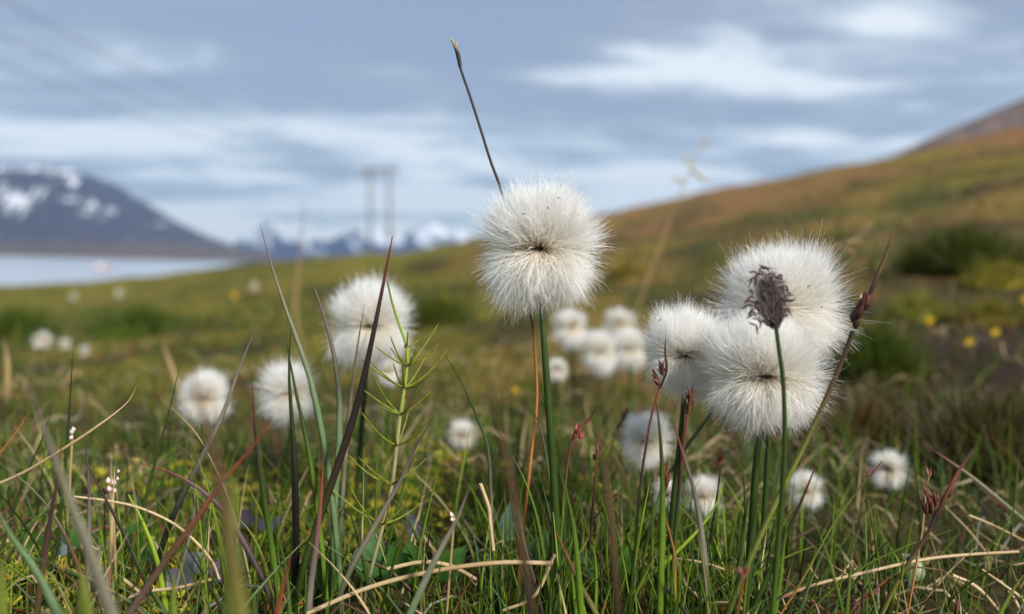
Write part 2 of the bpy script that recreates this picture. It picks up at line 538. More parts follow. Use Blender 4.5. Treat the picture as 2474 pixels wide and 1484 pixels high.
HAZE = 5.5e-5
if HAZE:
    mh, q = new_mat('haze_air')
    pv = q.n('ShaderNodeVolumePrincipled', {'Color': (0.42, 0.66, 1.0, 1), 'Density': HAZE, 'Anisotropy': 0.1})
    q.n('ShaderNodeOutputMaterial', {'Volume': pv.outputs[0]})
    box('haze', (-13500, -300, -320), (13500, 13500, 1300), mh, kind='stuff', label='thin blue air between the meadow and the far mountains', cat='haze')


def tube_obj(name, pts, rad, mat, parent=None, sides=8, **kw):
    p = np.asarray(pts, float)
    r_ = np.broadcast_to(np.asarray(rad, float), (len(p),))
    v, f, c = strands(p[None], r_[None], np.zeros((1, len(p), 3)), sides, ref=np.array([0.13, 0.97, 0.21]))
    return new_obj(name, mk_mesh(name, v, f, None, mat), parent, **kw)


DP = 105.0
bl, br = P(895, 627, DP), P(941, 625, DP)
py0 = new_obj('power_pylon', None, label='grey wooden two-pole power pylon standing on the meadow skyline', cat='pylon', loc=tuple((bl + br) / 2))
off = (bl + br) / 2
for b, tx in ((bl, 893), (br, 940)):
    gb = b.copy(); gb[2] = gz(b[0], b[1]) - 0.5
    tube_obj('pole', [gb - off, lerp(gb, P(tx, 404, DP), 0.5) - off, P(tx, 404, DP) - off], [0.21, 0.20, 0.18], M_WOOD, py0)
ca, cb = P(872, 411, DP) - off, P(962, 409, DP) - off
tube_obj('crossarm', [ca, (ca + cb) / 2, cb], [0.16, 0.16, 0.16], M_WOOD, py0)
ca2, cb2 = P(893, 440, DP) - off, P(940, 412, DP) - off
for i, fx in enumerate((0.06, 0.5, 0.94)):
    t = lerp(ca, cb, fx)
    tube_obj('insulator', [t + (0, 0, -0.15), t + (0, 0, -0.5), t + (0, 0, -0.95)], [0.10, 0.14, 0.08], M_STEEL, py0)
for i, (fx, e, nm) in enumerate(((0.06, (-420, -20), 'lowest'), (0.5, (-420, -110), 'middle'), (0.94, (-420, -230), 'uppermost'))):
    a = lerp(ca, cb, fx) + off + np.array([0, 0, -0.95])
    b = P(e[0], e[1], 24.0 - i * 1.2)
    s = np.linspace(0, 1, 30)[:, None]
    pts = a + (b - a) * s - np.array([0, 0, 1.0]) * (4 * s * (1 - s)) * 1.4
    tube_obj('power_cable', pts, 0.022, M_CABLE, sides=5, label='%s of three thin power cables running up left from the pylon' % nm, cat='cable', group='cables strung from the pylon')

hb = P(246, 652, 1.0) - CAM
kk = (SEA_Z - CAMZ) / hb[2]
bo = CAM + hb * kk
boat = new_obj('boat', None, label='small boat with red hull and white cabin out on the fjord', cat='boat', loc=tuple(bo))
L = 20.0
hv, hf = [], []
for i, t in enumerate(np.linspace(-1, 1, 9)):
    wdt = 2.6 * (1 - max(t, 0) ** 2.2) + 0.05
    for (yy, z_) in ((-1, 2.2 + 0.8 * max(t, 0)), (-0.6, -0.3), (0.6, -0.3), (1, 2.2 + 0.8 * max(t, 0))):
        hv.append((t * L / 2, yy * wdt, z_))
for i in range(8):
    for j in range(4):
        hf.append([i * 4 + j, i * 4 + (j + 1) % 4, i * 4 + 4 + (j + 1) % 4, i * 4 + 4 + j])
new_obj('hull', mk_mesh('hull', hv, hf, None, M_HULL), boat)
box('cabin', (-6, -1.8, 2.0), (1.5, 1.8, 5.2), M_CABIN, parent=boat)
box('wheelhouse', (-2, -1.4, 5.2), (1.0, 1.4, 7.4), M_CABIN, parent=boat)
tube_obj('mast', [(-1, 0, 7.2), (-1, 0, 9), (-1, 0, 11)], 0.15, M_STEEL, boat)


# ------------------------------------------------------------------ plants: shared builders
def to_ground(pts, step=0.006):
    """carry the last direction of a stalk on until it goes into the ground"""
    pts = [np.asarray(p, float) for p in pts]
    d = pts[-1] - pts[-2]; d = d / (np.linalg.norm(d) + 1e-9)
    for _ in range(60):
        if pts[-1][2] < gz(pts[-1][0], pts[-1][1]) - 0.004: break
        d = d * 0.85 + np.array([0, 0, -1]) * 0.15; d /= np.linalg.norm(d)
        pts.append(pts[-1] + d * step)
    return pts


def stalk_geo(px, d, wpx, cols, sides=6, flat=0.55, ext=True, taper_tip=True, m=26, dd=0.0, blunt=0.0, tw=0.0, tl=0.45):
    """px: pixel path from tip to foot; d: depth at the tip; dd: extra depth at the foot; cols: colours tip -> foot"""
    n = len(px)
    pts = [P(x, y, d + dd * i / max(n - 1, 1)) for i, (x, y) in enumerate(px)]
    if ext: pts = to_ground(pts)
    p = catmull(pts, m)
    dep = (p - CAM) @ _f
    seg = np.r_[0, np.cumsum(np.linalg.norm(np.diff(p, axis=0), axis=1))]; t = seg / seg[-1]
    rad = wpx / F * dep.clip(0.05) * 0.5
    rad = wpx / F * d * 0.5 * np.ones(m)
    if taper_tip: rad = rad * (blunt + (1 - blunt) * np.minimum(1, (t / tl)) ** 0.75) + 1e-5
    cs = np.array(cols)
    cc = np.stack([np.interp(t, np.linspace(0, 1, len(cs)) ** 1.2, cs[:, i]) for i in range(3)], -1)
    cc = cc * (0.9 + 0.2 * vn(t * 14, np.full_like(t, px[0][0] * 0.37), 3))[:, None]
    return strands(p[None], rad[None], cc[None], sides, flat, ref=np.array([0.02, 1.0, 0.1]), twist=(tw + 0.5 * t)[None]), p


def rebase(v, base):
    return v - base[None]


def stalk(name, px, d, wpx, cols, label=None, cat=None, group=None, parent=None, base=None, mat=None, **kw):
    (v, f, c), p = stalk_geo(px, d, wpx, cols, **kw)
    b = p[-1].copy() if base is None else base
    o = new_obj(name, mk_mesh(name, v - b, f, c, mat or M_PLANT), parent, label, cat, group)
    if parent is None: o.location = tuple(b)
    return o, p, b


# ------------------------------------------------------------------ cottongrass
def fluff_geo(n, R, sx=1.0, zu=1.0, zd=1.0, segs=5, wid=0.05e-3, seed=0, shag=0.0, bias=(0, 0, 0), lean=0.0, dimple=1.0, pale=0.0, notch=0.07, prof=None):
    q_ = np.random.default_rng(seed)
    nc = max(60, n // 12)
    cd = q_.normal(size=(nc, 3)); cd /= np.linalg.norm(cd, axis=1, keepdims=True)
    clen = 1 + np.clip(q_.normal(size=nc) * (0.025 + shag * 0.05), -.09, .07)
    ccurl = q_.normal(size=(nc, 3)) * (0.06 + shag * 0.08)
    ci = q_.integers(0, nc, n)
    d0 = cd[ci] + q_.normal(size=(n, 3)) * 0.11
    d0 /= np.linalg.norm(d0, axis=1, keepdims=True)
    f = np.array([0, -1.0, 0])
    e = d0.copy()
    e[:, 2] += 0.20 * np.tanh(d0[:, 2] / 0.12) * (1 - np.abs(d0[:, 2]))
    e /= np.linalg.norm(e, axis=1, keepdims=True)
    # the down is combed away from a parting on the front: steer each bristle by an angle that dies off with distance from it
    cth = np.clip(e @ f, -1, 1); th_ = np.arccos(cth)
    perp = np.stack([e[:, 0], np.zeros(n), e[:, 2] * 1.5 + 0.10 * np.sign(e[:, 2])], -1)
    perp /= np.linalg.norm(perp, axis=1, keepdims=True) + 1e-6
    th2 = th_ + dimple * 0.52 * np.exp(-th_ / 0.75)
    e = f[None] * np.cos(th2)[:, None] + perp * np.sin(th2)[:, None]
    w = np.exp(-(th2 / 0.75) ** 2) * dimple
    Ls = np.sqrt((sx * e[:, 0]) ** 2 + (sx * e[:, 1]) ** 2 + (np.where(e[:, 2] > 0, zu, zd) * e[:, 2]) ** 2)
    lump = 1 + 0.09 * np.sin(e[:, 0] * 5 + seed) * np.cos(e[:, 2] * 6 + seed * 2) + 0.04 * np.sin(e[:, 0] * 11 + e[:, 2] * 9 + seed * 3)
    body = q_.random(n) < 0.30                      # short matted bristles inside, long silky ones outside
    ln = Ls * lump * clen[ci] * (1 - 0.15 * w) * np.where(body, 0.58 + 0.30 * q_.random(n) ** 0.6, 0.72 + 0.28 * q_.random(n) ** 0.55)
    ln *= 1 - notch * np.exp(-((e[:, 2] + 0.02) / 0.16) ** 2) - 0.10 * sm(-e[:, 2], 0.35, 0.8) * np.abs(np.sin(np.arctan2(e[:, 1], e[:, 0]) * 1.5 + seed))
    ang = np.degrees(np.arctan2(e[:, 2], e[:, 0])) % 360
    lat = np.sqrt(e[:, 0] ** 2 + e[:, 2] ** 2)
    if prof is None:                                   # every head a little lopsided
        ka = np.linspace(0, 360, 13); kr = 1 + q_.uniform(-.07, .06, 13); kr[-1] = kr[0]
    else:
        ka, kr = np.array([p_[0] for p_ in prof], float), np.array([p_[1] for p_ in prof], float)
    ln *= 1 + (np.interp(ang, ka, kr) - 1) * lat
    root = d0 * np.array([0.09, 0.09, 0.16])
    mid_d = d0 * 0.8 + e * 0.2
    mid = root + mid_d * (ln * 0.60)[:, None]
    end = e * ln[:, None] + np.array(bias) * ln[:, None]
    end[:, 2] -= 0.05 * (1 - np.abs(e[:, 2]))
    t = np.linspace(0, 1, segs + 1)[None, :, None]
    p = root[:, None] * (1 - t) ** 2 + 2 * mid[:, None] * t * (1 - t) + end[:, None] * t ** 2
    # tufts: neighbours draw together towards the tip, then each tip curls its own way
    cnt = np.bincount(ci, minlength=nc).clip(1)
    ce = np.stack([np.bincount(ci, end[:, k], nc) for k in range(3)], -1) / cnt[:, None]
    p = p + (ce[ci] - end)[:, None] * (0.22 * t ** 2)
    p = p + ccurl[ci][:, None] * t ** 3 + (q_.normal(size=(n, 3)) * (0.085 + 0.05 * shag))[:, None] * t ** 2
    wob = q_.normal(size=(n, 3))[:, None] * 0.045 * np.sin(t * (6 + 4 * q_.random((n, 1, 1))) + 6 * q_.random((n, 1, 1))) * t
    p = p + wob
    rd = np.linalg.norm(p / np.array([sx, sx, 1.0]), axis=2)
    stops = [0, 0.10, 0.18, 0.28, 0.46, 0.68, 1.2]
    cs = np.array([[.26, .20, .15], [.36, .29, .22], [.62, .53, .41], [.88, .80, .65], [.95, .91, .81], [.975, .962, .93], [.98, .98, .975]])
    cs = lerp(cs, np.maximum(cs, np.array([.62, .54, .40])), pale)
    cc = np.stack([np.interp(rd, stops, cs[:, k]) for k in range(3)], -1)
    cc *= (0.97 + 0.03 * q_.random((n, 1, 1)))
    rad = wid * (1 - 0.80 * t[..., 0] ** 1.3) * (0.8 + 0.4 * q_.random((n, 1)))
    rad = rad * np.where(body, 1.9, 0.78)[:, None]
    return strands(p * R, np.broadcast_to(rad, (n, segs + 1)), cc, 2, seed=seed)


def core_geo(R, seed=0):
    """the dark spike in the middle that the bristles grow from: overlapping pointed scales"""
    q_ = np.random.default_rng(seed)
    n = 90
    z = q_.uniform(-0.16, 0.2, n); a = q_.uniform(0, 2 * math.pi, n)
    rr = 0.09 * np.sqrt(np.clip(1 - (z / 0.22) ** 2, 0.05, 1))
    b = np.stack([rr * np.cos(a), rr * np.sin(a), z], -1)
    o = np.stack([np.cos(a), np.sin(a), 0.4 + z], -1)
    t = np.linspace(0, 1, 4)[None, :, None]
    p = b[:, None] * 0.6 + o[:, None] * t * 0.12
    rad = np.array([0.012, 0.022, 0.014, 0.001])[None] * np.ones((n, 1))
    cc = np.broadcast_to(np.array([.13, .10, .08]), (n, 4, 3)) * (0.7 + 0.6 * q_.random((n, 1, 1)))
    return strands(p * R, rad * R, cc, 4, 0.5, seed=seed)


def cottongrass(x, y, d, rxpx, up, dn, stem, stem_w, n, label, group=None, segs=4, wid=None, seed=0, shag=0.0, turn=0.0, tilt=0.0, dimple=1.0, scol=None, bias=(0, 0, 0), dd=0.0, prof=None):
    c = P(x, y, d)
    R = rxpx * 1.06 / F * d
    path = [(x, y)] + list(stem)
    cols = scol or [C['bluegreen'] * 0.55, C['dkgreen'], C['dkgreen'], C['midgreen']]
    (v, f, cc), p = stalk_geo(path, d, stem_w, cols, sides=8, flat=1.0, taper_tip=True, blunt=0.55, dd=dd)
    base = p[-1].copy(); base[2] = gz(base[0], base[1])
    root = new_obj('cottongrass', None, None, label, 'cottongrass', group or 'cottongrass plants in the meadow', loc=tuple(base))
    new_obj('stem', mk_mesh('stem', v - base, f, cc, M_PLANT), root)
    wid = wid or max(0.045e-3, R * (0.0040 if n > 20000 else 0.0050))
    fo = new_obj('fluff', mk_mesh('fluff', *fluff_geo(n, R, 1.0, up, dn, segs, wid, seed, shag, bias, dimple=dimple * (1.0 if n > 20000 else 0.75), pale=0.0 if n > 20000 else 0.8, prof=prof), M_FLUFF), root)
    fo.location = tuple(c - base)
    # the parting of the down looks towards the path the camera stands on
    fo.rotation_euler = (0, tilt, math.atan2(c[0], c[1]) * -1.0 + turn)
    co = new_obj('seed_spike', mk_mesh('seed_spike', *core_geo(R * (1.0 if n > 20000 else 0.6), seed), M_SEED), root)
    co.location = tuple(c - base); co.rotation_euler = fo.rotation_euler
    return root


CG = cottongrass
CG(1303, 602, 0.187, 151, .97, .98, [(1306, 700), (1316, 860), (1331, 1060), (1344, 1280), (1348, 1450)], 19, 33000,
   'tallest cottongrass, large white fluffy head held above the horizon on a dark stem', seed=1, turn=0.0, shag=0.25,
   prof=[(0, 1.08), (20, 1.10), (45, 1.12), (65, 1.06), (90, 1.0), (120, 1.06), (150, 1.10), (165, 1.04), (178, .93), (200, .93), (225, .94), (243, 1.05), (258, 1.08), (268, 1.0), (276, .96), (290, .95), (310, .98), (330, 1.03), (345, 1.06), (360, 1.08)])
CG(1880, 742, 0.205, 158, 0.84, 0.85, [(1876, 900), (1858, 1040), (1848, 1200)], 13, 32000,
   'big white cottongrass head behind the dark purple grass spike', seed=2, shag=0.3, turn=-0.12)
CG(1848, 905, 0.183, 152, 0.86, 0.80, [(1840, 1010), (1826, 1120), (1816, 1280), (1805, 1400)], 19, 32000,
   'low broad cottongrass head in front of the bigger white head at right', seed=3, shag=0.2, turn=-0.05)
CG(1655, 858, 0.198, 102, 1.16, 1.08, [(1650, 970), (1640, 1080), (1625, 1220), (1615, 1400)], 14, 25000,
   'upright cottongrass head left of the paired big heads at right', seed=4, shag=0.2, turn=0.08)
CG(893, 785, 0.262, 104, 1.06, 1.02, [(885, 900), (872, 1040), (862, 1180)], 13, 15000,
   'round cottongrass head behind the dark upright blade left of centre', seed=5, shag=0.15)
CG(492, 962, 0.33, 66, 1.0, 1.0, [(490, 1050), (487, 1130)], 10, 9000,
   'cottongrass head at left crossed by a blurred brown blade', seed=6, shag=0.2, segs=4)
CG(697, 948, 0.27, 72, 0.98, 0.92, [(700, 1040), (690, 1130), (680, 1220)], 11, 10000,
   'shaggy wind-blown cottongrass head behind two green blades', seed=7, shag=0.9, bias=(-0.05, 0, 0.02))
CG(938, 896, 0.31, 36, 1.2, 1.2, [(938, 960), (935, 1060)], 8, 3500,
   'small cottongrass head half behind the green horsetail', seed=8, segs=4)
CG(1118, 1052, 0.36, 41, 0.95, 0.9, [(1120, 1100), (1125, 1130)], 8, 3500,
   'small lone cottongrass head low in the grass left of the tall stem', seed=9, segs=4)
CG(1377, 790, 0.46, 52, 0.85, 1.2, [(1380, 860), (1386, 940)], 8, 6000,
   'blurred cottongrass head nearest the tall dark stem, left of the background cluster', 'background cluster of cottongrass', seed=10, segs=4)
CG(1495, 782, 0.52, 48, 0.75, 0.9, [(1490, 850), (1480, 930)], 8, 4000,
   'blurred topmost cottongrass head of the background cluster', 'background cluster of cottongrass', seed=11, segs=4)
CG(1447, 850, 0.44, 54, 1.05, 1.15, [(1448, 930), (1448, 1000)], 8, 6000,
   'blurred front cottongrass head of the background cluster', 'background cluster of cottongrass', seed=12, segs=4)
CG(1520, 842, 0.47, 48, 1.1, 1.25, [(1522, 930), (1520, 1000)], 8, 6000,
   'blurred rightmost cottongrass head of the background cluster', 'background cluster of cottongrass', seed=13, segs=4)
CG(1346, 893, 0.40, 33, 0.95, 1.0, [(1348, 950), (1352, 1010)], 7, 3000,
   'small blurred cottongrass head touching the tall dark stem', 'background cluster of cottongrass', seed=14, segs=4)
CG(1561, 1063, 0.255, 68, 0.92, 0.92, [(1562, 1150), (1560, 1230)], 11, 9000,
   'shaggy cottongrass head below the red rush at lower centre right', seed=15, shag=0.5)
CG(1612, 1194, 0.25, 42, 0.95, 0.95, [(1614, 1250), (1612, 1300)], 8, 3500,
   'small low cottongrass head half hidden behind green blades', seed=16, segs=4)
CG(1700, 1198, 0.245, 53, 0.92, 0.95, [(1702, 1260), (1700, 1310)], 9, 4000,
   'low cottongrass head beside the curved bright green blade', seed=17, segs=4)
CG(1948, 1184, 0.262, 51, 0.95, 0.95, [(1950, 1250), (1948, 1300)], 9, 4000,
   'low cottongrass head right of the stems of the big pair', seed=18, segs=4)
CG(2147, 1133, 0.285, 54, 0.85, 0.85, [(2150, 1190), (2150, 1240)], 9, 4000,
   'lone low cottongrass head on the right, a thin stalk ending before it', seed=19, segs=4)
FARL = 'far cottongrass plants at left'
CG(104, 822, 0.85, 30, 0.7, 0.7, [(104, 850)], 4, 2000, 'widest of three far cottongrass heads in a row at left', FARL, seed=20, segs=3)
CG(159, 831, 0.82, 18, 0.85, 0.85, [(160, 855)], 4, 1300, 'middle of three far cottongrass heads in a row at left', FARL, seed=21, segs=3)
CG(204, 848, 0.76, 17, 0.9, 0.9, [(204, 870)], 4, 1300, 'rightmost of three far cottongrass heads in a row at left', FARL, seed=22, segs=3)
CG(270, 898, 0.72, 21, 0.6, 0.6, [(270, 915)], 4, 1300, 'faint low far cottongrass head below the row of three', FARL, seed=23, segs=3)
CG(178, 716, 2.6, 12, 1, 1, [(178, 735)], 2, 800, 'tiny far cottongrass head near the water, leftmost on the meadow edge', FARL, seed=24, segs=3)
CG(288, 710, 2.5, 14, 1, 1, [(288, 730)], 2, 800, 'tiny far cottongrass head near the water, right of another', FARL, seed=25, segs=3)
CG(612, 692, 2.4, 14, 1, 1, [(612, 712)], 2, 800, 'tiny far cottongrass head left of the tall grey blade', FARL, seed=26, segs=3)

# a few dark flecks caught in the down
for hd, d, R_, pts in ((0, .187, .0160, [(1350, 475), (1322, 498), (1308, 512), (1268, 517), (1228, 560)]), (3, .198, .0113, [(1597, 770)]), (1, .205, .018, [(1985, 745), (1955, 690)])):
    root = [o for o in COL.objects if o.name == ('cottongrass' if hd == 0 else 'cottongrass.%03d' % hd)][0]
    for i, (x, y) in enumerate(pts):
        cpt = P(x, y, d - R_ * 0.82) - np.array(root.location)
        t = np.linspace(0, 1, 4)[:, None]
        pp = cpt + (_r * random.uniform(-1, 1) + _u * random.uniform(-1, 1)) * t * 0.0009
        v, f, c = strands(pp[None], np.array([[.00004, .00013, .00013, .00003]]), np.broadcast_to(C['black'] * .6, (1, 4, 3)), 5)
        new_obj('dark_fleck', mk_mesh('dark_fleck', v, f, c, M_SEED), root)

# ------------------------------------------------------------------ sedge and grass blades that can be told apart
SB = 'sedge blades in the foreground'
c_ = lambda *n: [C[k] if isinstance(k, str) else k for k in n]
BLADES = [
    # label, path tip->foot, depth, width, colours, options
    ('tall grey-green blade leaning left, tip against the far mountains', [(627, 538), (658, 650), (700, 775), (745, 900), (775, 1030), (795, 1150)], .19, 15, c_('purple', 'grey', 'bluegreen', 'bluegreen', 'midgreen'), {}),
    ('purple-grey blade arching in front of the round head left of centre', [(748, 665), (775, 740), (803, 840), (818, 940), (820, 1050), (810, 1200)], .195, 17, c_('purple', 'purple', 'bluegreen', 'bluegreen', 'midgreen'), {}),
    ('dark purple-black blade leaning right across the round head left of centre', [(948, 570), (925, 690), (886, 880), (850, 1020), (800, 1170), (745, 1330)], .182, 18, c_('red', 'dkpurple', 'black', 'dkbrown', 'dkgreen', 'midgreen'), {'blunt': .12}),
    ('short brown-grey blade over the round head left of centre', [(880, 735), (866, 820), (852, 920), (838, 1060)], .20, 11, c_('brown', 'grey', 'midgreen'), {}),
    ('straight grey blade leaning right above the leftmost crossed head', [(627, 770), (578, 890), (535, 1010), (480, 1120), (430, 1220)], .195, 15, c_('purple', 'grey', 'black', 'dkgreen'), {}),
    ('upright near-black green blade before the shaggy head', [(703, 785), (698, 900), (710, 1100), (715, 1300), (712, 1400)], .185, 18, c_('dkbrown', 'dkgreen', 'black', 'black', 'dkgreen'), {}),
    ('slim green blade curving right beside the near-black blade', [(687, 800), (715, 950), (740, 1060), (760, 1180), (775, 1300)], .19, 13, c_('dkgreen', 'dkgreen', 'green', 'green'), {}),
    ('thin red-tipped blade left of the shaggy head', [(608, 908), (614, 1010), (625, 1120), (645, 1250), (668, 1400)], .185, 15, c_('red', 'dkpurple', 'dkgreen', 'green', 'green'), {}),
    ('thin dark green upright blade below the three far heads', [(177, 832), (170, 950), (162, 1080), (150, 1200)], .21, 10, c_('black', 'dkgreen', 'dkgreen'), {}),
    ('wide blurred grey-violet blade leaning left across the lower left', [(60, 912), (92, 1000), (130, 1100), (168, 1210), (215, 1330), (268, 1484)], .112, 42, c_('purple', 'grey', 'grey', 'bluegreen', 'bluegreen'), {'flat': .3}),
    ('very blurred brown to green blade crossing the leftmost big head', [(450, 845), (470, 930), (500, 1040), (525, 1130), (545, 1250), (580, 1484)], .092, 54, c_('brown', 'brown', 'olive', 'midgreen', 'midgreen'), {'flat': .3}),
    ('second blurred green blade rising from the same foreground tuft', [(560, 1120), (565, 1230), (560, 1350), (555, 1484)], .098, 50, c_('olive', 'midgreen', 'midgreen'), {'flat': .3}),
    ('blurred brown blade left of the tall cottongrass stem', [(1172, 855), (1192, 960), (1215, 1070), (1240, 1200), (1262, 1330), (1285, 1484)], .108, 26, c_('brown', 'brown', 'dkbrown', 'midgreen', 'green'), {'flat': .35}),
    ('red-brown blurred blade slanting from lower left up to the shaggy head', [(660, 1005), (602, 1090), (530, 1170), (470, 1262), (400, 1355), (312, 1484)], .15, 18, c_('red', 'rust', 'brown', 'purple', 'purple'), {}),
    ('dark red blade lying across, tip pointing left at lower left', [(330, 1118), (420, 1145), (500, 1195), (560, 1262), (620, 1370)], .175, 14, c_('red', 'purple', 'dkpurple', 'olive'), {}),
    ('thin straw blade curving up right, tip under the leftmost crossed head', [(332, 930), (305, 975), (235, 1030), (160, 1080), (60, 1140), (-30, 1180)], .185, 7, c_('straw', 'straw', 'tan', 'straw'), {'ext': False}),
    ('thin dark green blade left of the leftmost crossed head', [(437, 870), (412, 980), (382, 1090), (355, 1190)], .20, 8, c_('dkgreen', 'dkgreen', 'midgreen'), {}),
    ('thin straw blade leaning left, tip left of the leftmost crossed head', [(385, 958), (430, 1000), (475, 1048), (510, 1110)], .20, 5, c_('straw', 'straw', 'tan'), {}),
    ('orange-brown blade leaning right at the left edge', [(70, 995), (42, 1040), (0, 1095), (-40, 1150)], .185, 12, c_('orange', 'rust', 'brown'), {}),
    ('thin dark green blade behind the wide grey-violet blade', [(127, 985), (102, 1060), (62, 1150), (30, 1240)], .195, 9, c_('dkgreen', 'dkgreen', 'midgreen'), {}),
    ('slim purple upright blade between straw curve and lower left edge', [(205, 1040), (211, 1120), (216, 1200), (214, 1330)], .18, 12, c_('dkpurple', 'purple', 'grey', 'bluegreen'), {}),
    ('brown-grey thin blade sloping down right from the left edge', [(-10, 1112), (60, 1165), (120, 1230), (165, 1310), (200, 1400)], .175, 9, c_('grey', 'brown', 'brown'), {}),
    ('dark brown upright blade crossing the wide grey-violet blade', [(150, 1050), (142, 1140), (120, 1260), (100, 1390)], .165, 15, c_('red', 'dkpurple', 'brown', 'olive'), {}),
    ('pink-red thin upright blade at lower left', [(277, 1125), (272, 1230), (268, 1330), (262, 1450)], .185, 11, c_('straw', 'straw', 'red', 'rust'), {}),
    ('dark brown blade sloping down right at lower left', [(205, 1110), (235, 1170), (290, 1270), (345, 1390), (400, 1484)], .175, 13, c_('dkpurple', 'dkbrown', 'dkgreen', 'olive'), {}),
    ('yellow-green plump blade leaning left at lower left', [(310, 1195), (345, 1262), (378, 1350), (392, 1420)], .18, 13, c_('lime', 'lime', 'lime'), {'blunt': .3}),
    ('blurred teal-green blade at the left edge bottom', [(-15, 1215), (30, 1300), (88, 1380), (140, 1484)], .14, 24, c_('bluegreen', 'bluegreen', 'midgreen'), {}),
    ('grey thin blade bending down at lower left', [(458, 1130), (470, 1200), (462, 1280), (430, 1400)], .18, 10, c_('purple', 'grey', 'grey'), {}),
    ('purple-grey blade with red tip standing below the shaggy head', [(780, 1082), (778, 1150), (768, 1280), (752, 1400), (745, 1484)], .175, 16, c_('red', 'rust', 'purple', 'grey', 'bluegreen'), {}),
    ('dark green blade curving down right between horsetail and tall stem', [(1063, 838), (1118, 930), (1155, 1015), (1180, 1090), (1186, 1210)], .20, 9, c_('dkgreen', 'dkgreen', 'purple', 'dkgreen'), {}),
    ('dark violet blade slanting across the foot of the horsetail', [(1047, 1004), (1000, 1090), (965, 1165), (925, 1235), (860, 1350)], .178, 15, c_('dkpurple', 'purple', 'grey', 'dkgreen', 'dkgreen'), {}),
    ('blue-grey blade slanting up right at bottom centre', [(1135, 1170), (1110, 1240), (1079, 1300), (1042, 1370), (990, 1484)], .165, 22, c_('purple', 'grey', 'bluegreen', 'bluegreen'), {}),
    ('dark green blade hugging the left side of the tall stem', [(1297, 894), (1316, 972), (1330, 1100), (1335, 1250)], .192, 11, c_('dkgreen', 'dkgreen', 'dkgreen'), {}),
    ('brown-tipped blade leaning left of the tall stem', [(1270, 949), (1291, 1000), (1312, 1060), (1330, 1180)], .195, 9, c_('purple', 'midgreen', 'dkgreen'), {}),
    ('green blade arching to the foot of the tall stem', [(1236, 1100), (1266, 1158), (1294, 1238), (1312, 1330)], .18, 11, c_('green', 'midgreen', 'green'), {}),
    ('broad soft green blade right of the tall stem', [(1345, 1120), (1375, 1220), (1392, 1330), (1404, 1484)], .165, 16, c_('midgreen', 'green', 'green'), {}),
    ('blurred dark brown foreground blade at bottom centre right', [(1440, 985), (1457, 1110), (1474, 1240), (1482, 1340), (1491, 1484)], .125, 21, c_('brown', 'brown', 'dkbrown', 'dkbrown', 'brown'), {}),
    ('grey-brown blade leaning right below the red rush pair', [(1480, 1060), (1420, 1160), (1390, 1250), (1370, 1380)], .19, 10, c_('midgreen', 'dkgreen', 'green'), {}),
    ('green blade with red tip in front of the shaggy lower head', [(1579, 940), (1589, 1000), (1598, 1110), (1600, 1250), (1596, 1400)], .172, 16, c_('red', 'dkgreen', 'green', 'green', 'midgreen'), {}),
    ('grey-purple blade right of the shaggy lower head', [(1620, 1000), (1652, 1106), (1680, 1200), (1700, 1330), (1712, 1484)], .172, 16, c_('red', 'purple', 'grey', 'midgreen', 'olive'), {}),
    ('bright green blade bending left before the low head', [(1742, 1150), (1733, 1213), (1688, 1278), (1624, 1343), (1560, 1400)], .185, 12, c_('lime', 'lime', 'green', 'green'), {}),
    ('slim bright green upright blade left of the low heads', [(1572, 1150), (1556, 1230), (1540, 1320), (1525, 1420)], .185, 9, c_('lime', 'green', 'green'), {}),
    ('red-tipped dark blade before the low head right of the big stems', [(1982, 1095), (1950, 1175), (1908, 1275), (1860, 1380), (1815, 1484)], .172, 17, c_('red', 'dkpurple', 'dkgreen', 'dkgreen', 'midgreen'), {}),
    ('blue-grey stalk slanting up right under the front big head', [(1725, 985), (1690, 1035), (1640, 1105), (1600, 1180), (1570, 1280)], .20, 11, c_('bluegreen', 'bluegreen', 'dkgreen', 'midgreen'), {'blunt': .7}),
    ('dark green blade parallel to the stem of the front big head', [(1790, 1110), (1800, 1220), (1790, 1330), (1775, 1484)], .178, 14, c_('dkgreen', 'dkgreen', 'dkgreen'), {}),
    ('green blade right of the foxtail stem', [(1900, 1270), (1890, 1350), (1882, 1420), (1870, 1484)], .17, 13, c_('green', 'green', 'green'), {}),
    ('grey-green blade slanting down right at the right edge', [(2250, 1085), (2330, 1140), (2400, 1195), (2490, 1270)], .225, 10, c_('rust', 'grey', 'bluegreen'), {'ext': False}),
    ('thick green blade at the lower right corner', [(2480, 1380), (2450, 1420), (2415, 1484)], .17, 18, c_('olive', 'green', 'green'), {}),
    ('dark pointed blade low right of the front big stems', [(1970, 1390), (1940, 1430), (1900, 1484)], .178, 11, c_('black', 'dkgreen', 'midgreen'), {}),
    ('pair of olive blades low right, the left one', [(2060, 1330), (2052, 1400), (2045, 1484)], .165, 14, c_('olive', 'midgreen', 'midgreen'), {}),
    ('dark green blade at bottom below the right brown rush', [(2300, 1400), (2285, 1440), (2270, 1484)], .175, 13, c_('midgreen', 'bluegreen', 'bluegreen'), {}),
    ('orange dry blade by the curved bright green blade', [(1605, 1240), (1618, 1290), (1630, 1350), (1632, 1460)], .18, 10, c_('orange', 'orange', 'rust'), {}),
    ('dark brown blade sloping right at bottom centre right', [(1550, 1345), (1600, 1410), (1660, 1484), (1700, 1530)], .172, 9, c_('dkpurple', 'dkpurple', 'dkbrown'), {}),
    ('brown to green blade leaning left at the foot of the tall stem', [(1338, 1275), (1368, 1340), (1400, 1410), (1440, 1484)], .172, 14, c_('rust', 'brown', 'olive', 'green'), {}),
    ('purple thin blade bending left of the tall stem foot', [(1257, 1250), (1268, 1320), (1290, 1400), (1310, 1484)], .18, 9, c_('straw', 'purple', 'dkpurple', 'brown'), {}),
